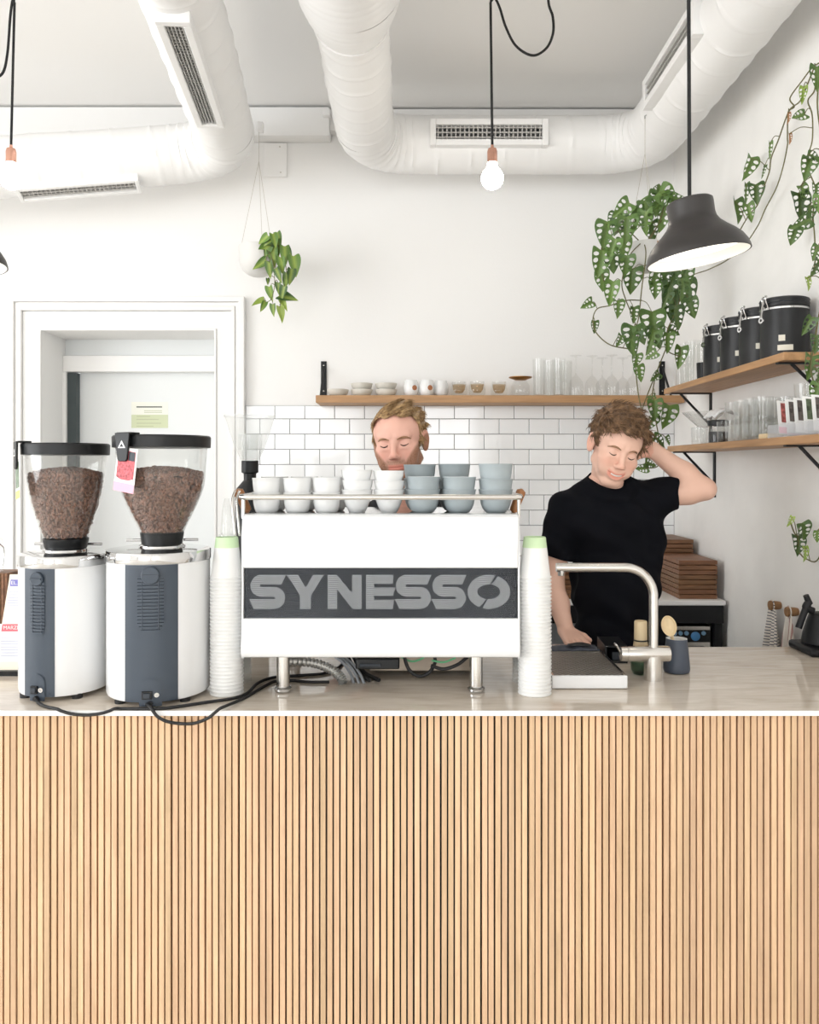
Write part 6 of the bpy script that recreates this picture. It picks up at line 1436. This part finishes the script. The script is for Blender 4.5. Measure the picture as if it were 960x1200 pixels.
hand(arms, wrL, wrL+a3((.008, -.050, -.010)), None, 1.05, (-1, .1, 0), curl=.10)
hand(arms, wrR, wrR+a3((-.050, .014, .018)), None, 1.05, (.1, .5, .9), curl=.5, down=(-.3, -.7, 0))
vh = join_np(Solid.mesh(type('T', (Solid,), {})() if False else (lambda S0: (S0.ops.extend(hd2.S.ops), S0.ops.extend(B2.ops), S0)[-1])(Solid()), .0022), arms.mesh(.0042))
col = face_colors(hd2, vh[0], skin2); far = np.linalg.norm(hd2.loc(vh[0]), axis=1) > .16; col[far] = skin2
o = link('body', np_mesh('body', vh[0], vh[1], M['skin'], base(r2), col), r2)
T2 = Solid()
T2.ell(a3(P(711, 612, 2.995)), (.170, .118, .125), .04); T2.ell(a3(P(719, 680, 3.01)), (.168, .122, .19), .05); T2.ell(a3(P(724, 762, 3.02)), (.178, .128, .18), .05)
T2.cap(shL+(.02, 0, 0), nb+(-.035, .005, -.022), .060, .052, .03); T2.cap(shR+(-.01, 0, 0), nb+(.035, .005, -.022), .062, .052, .03)
sleL = shL+(elL-shL)*.66; T2.cap(shL, sleL, .061, .064, .03); sleR = shR+(elR-shR)*.56; T2.cap(shR, sleR, .062, .062, .035); T2.cap(shR+(0, 0, -.03), a3(P(764, 640, 3.0)), .055, .05, .05)
def halfsp(pt, nrm_): 
    pt = a3(pt); nrm_ = a3(nrm_)/np.linalg.norm(nrm_); return (lambda Pn: -((Pn-pt) @ nrm_), pt-.3, pt+.3)
def sleeve_cut(S_, end, ax, rad):
    """slice the sleeve flat at its hem"""
    ax = ax/np.linalg.norm(ax); end = a3(end)
    def f(Pn):
        q = Pn-end; t = q @ ax; rr = np.sqrt(np.maximum((q*q).sum(-1)-t*t, 0)); return np.maximum(-t, rr-rad)
    S_.sub((f, end-.12, end+.12), .004)
sleeve_cut(T2, sleL, elL-shL, .085); sleeve_cut(T2, sleR, elR-shR+a3((0, 0, -.02)), .095)
CC = a3(P(712, 568, 2.985)); cpt = [CC+a3((.074*math.cos(q), .060*math.sin(q)-.010, .020*math.sin(q)-.004+.010*math.cos(q)**2)) for q in [2*PI*i/28 for i in range(29)]]
for i in range(28): T2.cap(cpt[i], cpt[i+1], .009, .009, .016); T2.cap(cpt[i]+a3((0, .0, -.02))*1.0+(cpt[i]-CC)*.12, cpt[i+1]+a3((0, .0, -.02))+(cpt[i+1]-CC)*.12, .012, .012, .018)
T2.sub(fn_ell(CC+(0, -.014, .038), (.069, .057, .078)), .004)
def folds(seed, amp=.0055):
    def f(p):
        x, y, z = p.T
        return amp*np.sin(x*38+z*17+np.sin(z*23+seed)*1.4)*np.sin(z*14-x*11+seed)+amp*.6*np.sin(z*60+x*40*np.sin(seed)+y*30)
    return f
v, f = T2.mesh(.0045, disp=folds(1.3)); link('t_shirt', np_mesh('t_shirt', v, f, M['tee'], base(r2)), r2)
lower_body(r2, hip2, 1.05, M['jeans'])
hm2 = hairmat('hair_brown', srgb(80, 59, 42), srgb(142, 110, 80)); bm2 = hairmat('brow_brown', srgb(126, 92, 66), srgb(160, 122, 92))
def hl2(q):
    x, y, z = q.T; ax_ = np.abs(x)
    # front hairline height varies with y; behind the ears it runs down to the nape
    zf = np.where(y < -.01, .071-.40*np.clip(-x-.035, 0, .05)+.25*np.clip(x-.02, 0, .03)-.5*np.clip(x-.045, 0, .05)+.005*np.sin(x*160), .060-(y+.01)*1.45)
    zf = np.maximum(zf, -.055)
    side = (ax_ > .058) & (y < -.008) & (y > -.026); zf = np.where(side, np.minimum(zf, .0), zf); ear = (ax_ > .06) & (y >= -.008) & (y < .04); zf = np.where(ear, .030, zf)
    return zf-z
fl2 = lambda q: np.array((.55+.4*math.sin(q[0]*70+q[2]*40), -.30 if q[1] < .0 else .25, -.10-.5*(abs(q[0]) > .06)))
def dp2(q): x, y, z = q.T; return .0055*np.sin(x*105+np.sin(z*70)*1.5)*np.sin(z*95+y*60)+.004*np.sin(y*120+x*70)-.006*smst(.03, .1, z)
hair(hd2, r2, hm2, hl2, .011, fl2, 5, 3600, .030, .30, .0020, dp2, .17, .0013)
for s in (-1, 1):
    curve_on_face(hd2, [(s*.013, .0165), (s*.026, .021), (s*.040, .0195), (s*.050, .012)], .0036, bm2, 'eyebrow', r2, -.0006)
    curve_on_face(hd2, [(s*.0195, -.0035), (s*.026, -.0065), (s*.034, -.0068), (s*.0435, -.0025)], .0018, M['lash'], 'eyelash', r2)
part('teeth', MB().tube([Vector(hd2.w(a3(m_)+a3((0, -.0012, .0012)))) for m_ in hd2.mouth[2:9]], .0032, 8), M['teeth'], r2, world=True)
# ---------------- first man: only his bearded head shows over the cups
hd1 = Head(P(468, 517, 2.80), -11, -5, 9, 1.10, 0.0, 1.0)
r1 = thing('person', 'bearded man with fair hair looking down behind the espresso machine', 'person', (P(470, 0, 2.96).x, 2.96, 0))
skin1 = a3(srgb(230, 180, 162)); nb1 = a3(P(472, 590, 2.90)); hip1 = nb1+(0, .11, -.56)
s1L, s1R = nb1+(-.17, .02, -.06), nb1+(.17, .02, -.06)
A1 = Solid(); A1.cap(nb1+(0, .01, -.02), nb1+(0, .02, -.08), .06, .085, .03); A1.ell(nb1+(0, .03, -.20), (.16, .10, .17), .03); A1.ell(nb1+(0, .10, -.42), (.13, .08, .18), .03)
w1 = []
for s, sh_ in ((-1, s1L), (1, s1R)):
    el_ = sh_+a3((s*.06, -.02, -.27)); wr_ = a3((nb1[0]+s*.13, 2.79, 1.12)); A1.cap(sh_, nb1+(s*.04, .01, -.03), .045, .05, .03); A1.cap(sh_, el_, .047, .04, .02); A1.cap(el_, wr_, .04, .027, .02); w1.append((sh_, el_))
    hand(A1, wr_, wr_+a3((-s*.02, -.038, .0)), None, .95, (s, 0, -.2), curl=.5)
hs = Solid(); hs.ops.extend(hd1.S.ops); hs.cap(hd1.w((0, .03, -.05)), nb1, .054, .06, .03)
vh = join_np(hs.mesh(.0022), A1.mesh(.005)); col = face_colors(hd1, vh[0], skin1, a3(srgb(146, 104, 76))); far = np.linalg.norm(hd1.loc(vh[0]), axis=1) > .16; col[far] = skin1
link('body', np_mesh('body', vh[0], vh[1], M['skin'], base(r1), col), r1)
bw = np.abs(col-skin1).sum(1)*(~far); q1 = hd1.loc(vh[0]); bi = np.where((bw > .22) & (q1[:, 2] < -.045) & (q1[:, 1] < .05) & ~((np.abs(q1[:, 0]) < .026) & (np.abs(q1[:, 2]+.0675) < .011)))[0]
rgb_ = np.random.default_rng(3); bi = rgb_.choice(bi, 900); nr1 = vnormals(vh[0], vh[1])
ob = part('beard', strands(vh[0][bi], nr1[bi], lambda p_: hd1.R @ np.array((0, -.15, -1.0)), rgb_, .010, .0009, .5, 0), hairmat('beard_brown', srgb(120, 82, 56), srgb(170, 124, 88)), r1, world=True, sharp=None)
T1 = Solid(); T1.ell(nb1+(0, .06, -.19), (.178, .122, .16), .03); T1.ell(nb1+(0, .105, -.40), (.170, .12, .20), .03)
for s, (sh_, el_) in zip((-1, 1), w1):
    T1.cap(sh_, nb1+(s*.035, .01, -.024), .058, .052, .03); e_ = sh_+(el_-sh_)*.62; T1.cap(sh_, e_, .060, .062, .03); sleeve_cut(T1, e_, el_-sh_, .085)
T1.sub(fn_cap(nb1+(0, -.015, .005), hd1.w((0, .03, -.03)), .064, .07), .006)
v, f = T1.mesh(.006, disp=folds(2.1)); link('t_shirt', np_mesh('t_shirt', v, f, M['teegrey'], base(r1)), r1)
lower_body(r1, hip1, 1.05, M['jeans'])
hm1 = hairmat('hair_fair', srgb(110, 82, 52), srgb(188, 156, 112)); bm1 = hairmat('brow_fair', srgb(134, 98, 70), srgb(168, 130, 96))
def hl1(q):
    x, y, z = q.T; ax_ = np.abs(x)
    zf = np.where(y < -.01, .082-.55*np.clip(ax_-.035, 0, .05)+.004*np.sin(x*120+1), .066-(y+.01)*1.5); zf = np.maximum(zf, -.055)
    side = (ax_ > .056) & (y < -.008) & (y > -.032); zf = np.where(side, np.minimum(zf, -.02), zf); ear = (ax_ > .06) & (y >= -.008) & (y < .04); zf = np.where(ear, .030, zf)
    return zf-z
fl1 = lambda q: np.array((.8, .30, .05)) if abs(q[0]) < .06 else np.array((.05, .5, -.85))
def dp1(q): x, y, z = q.T; return .0032*np.sin(x*70-z*90+y*40)+.0022*np.sin(x*150-z*160)+.004*smst(.07, .11, z)
hair(hd1, r1, hm1, hl1, .006, fl1, 8, 3600, .028, .10, .0005, dp1, .11, .0012)
for s in (-1, 1):
    curve_on_face(hd1, [(s*.012, .0155), (s*.026, .0195), (s*.040, .0185), (s*.050, .012)], .0036, bm1, 'eyebrow', r1, -.0006)
    curve_on_face(hd1, [(s*.0195, -.0015), (s*.026, -.0050), (s*.034, -.0052), (s*.0435, -.001)], .0022, M['lash'], 'eyelash', r1)
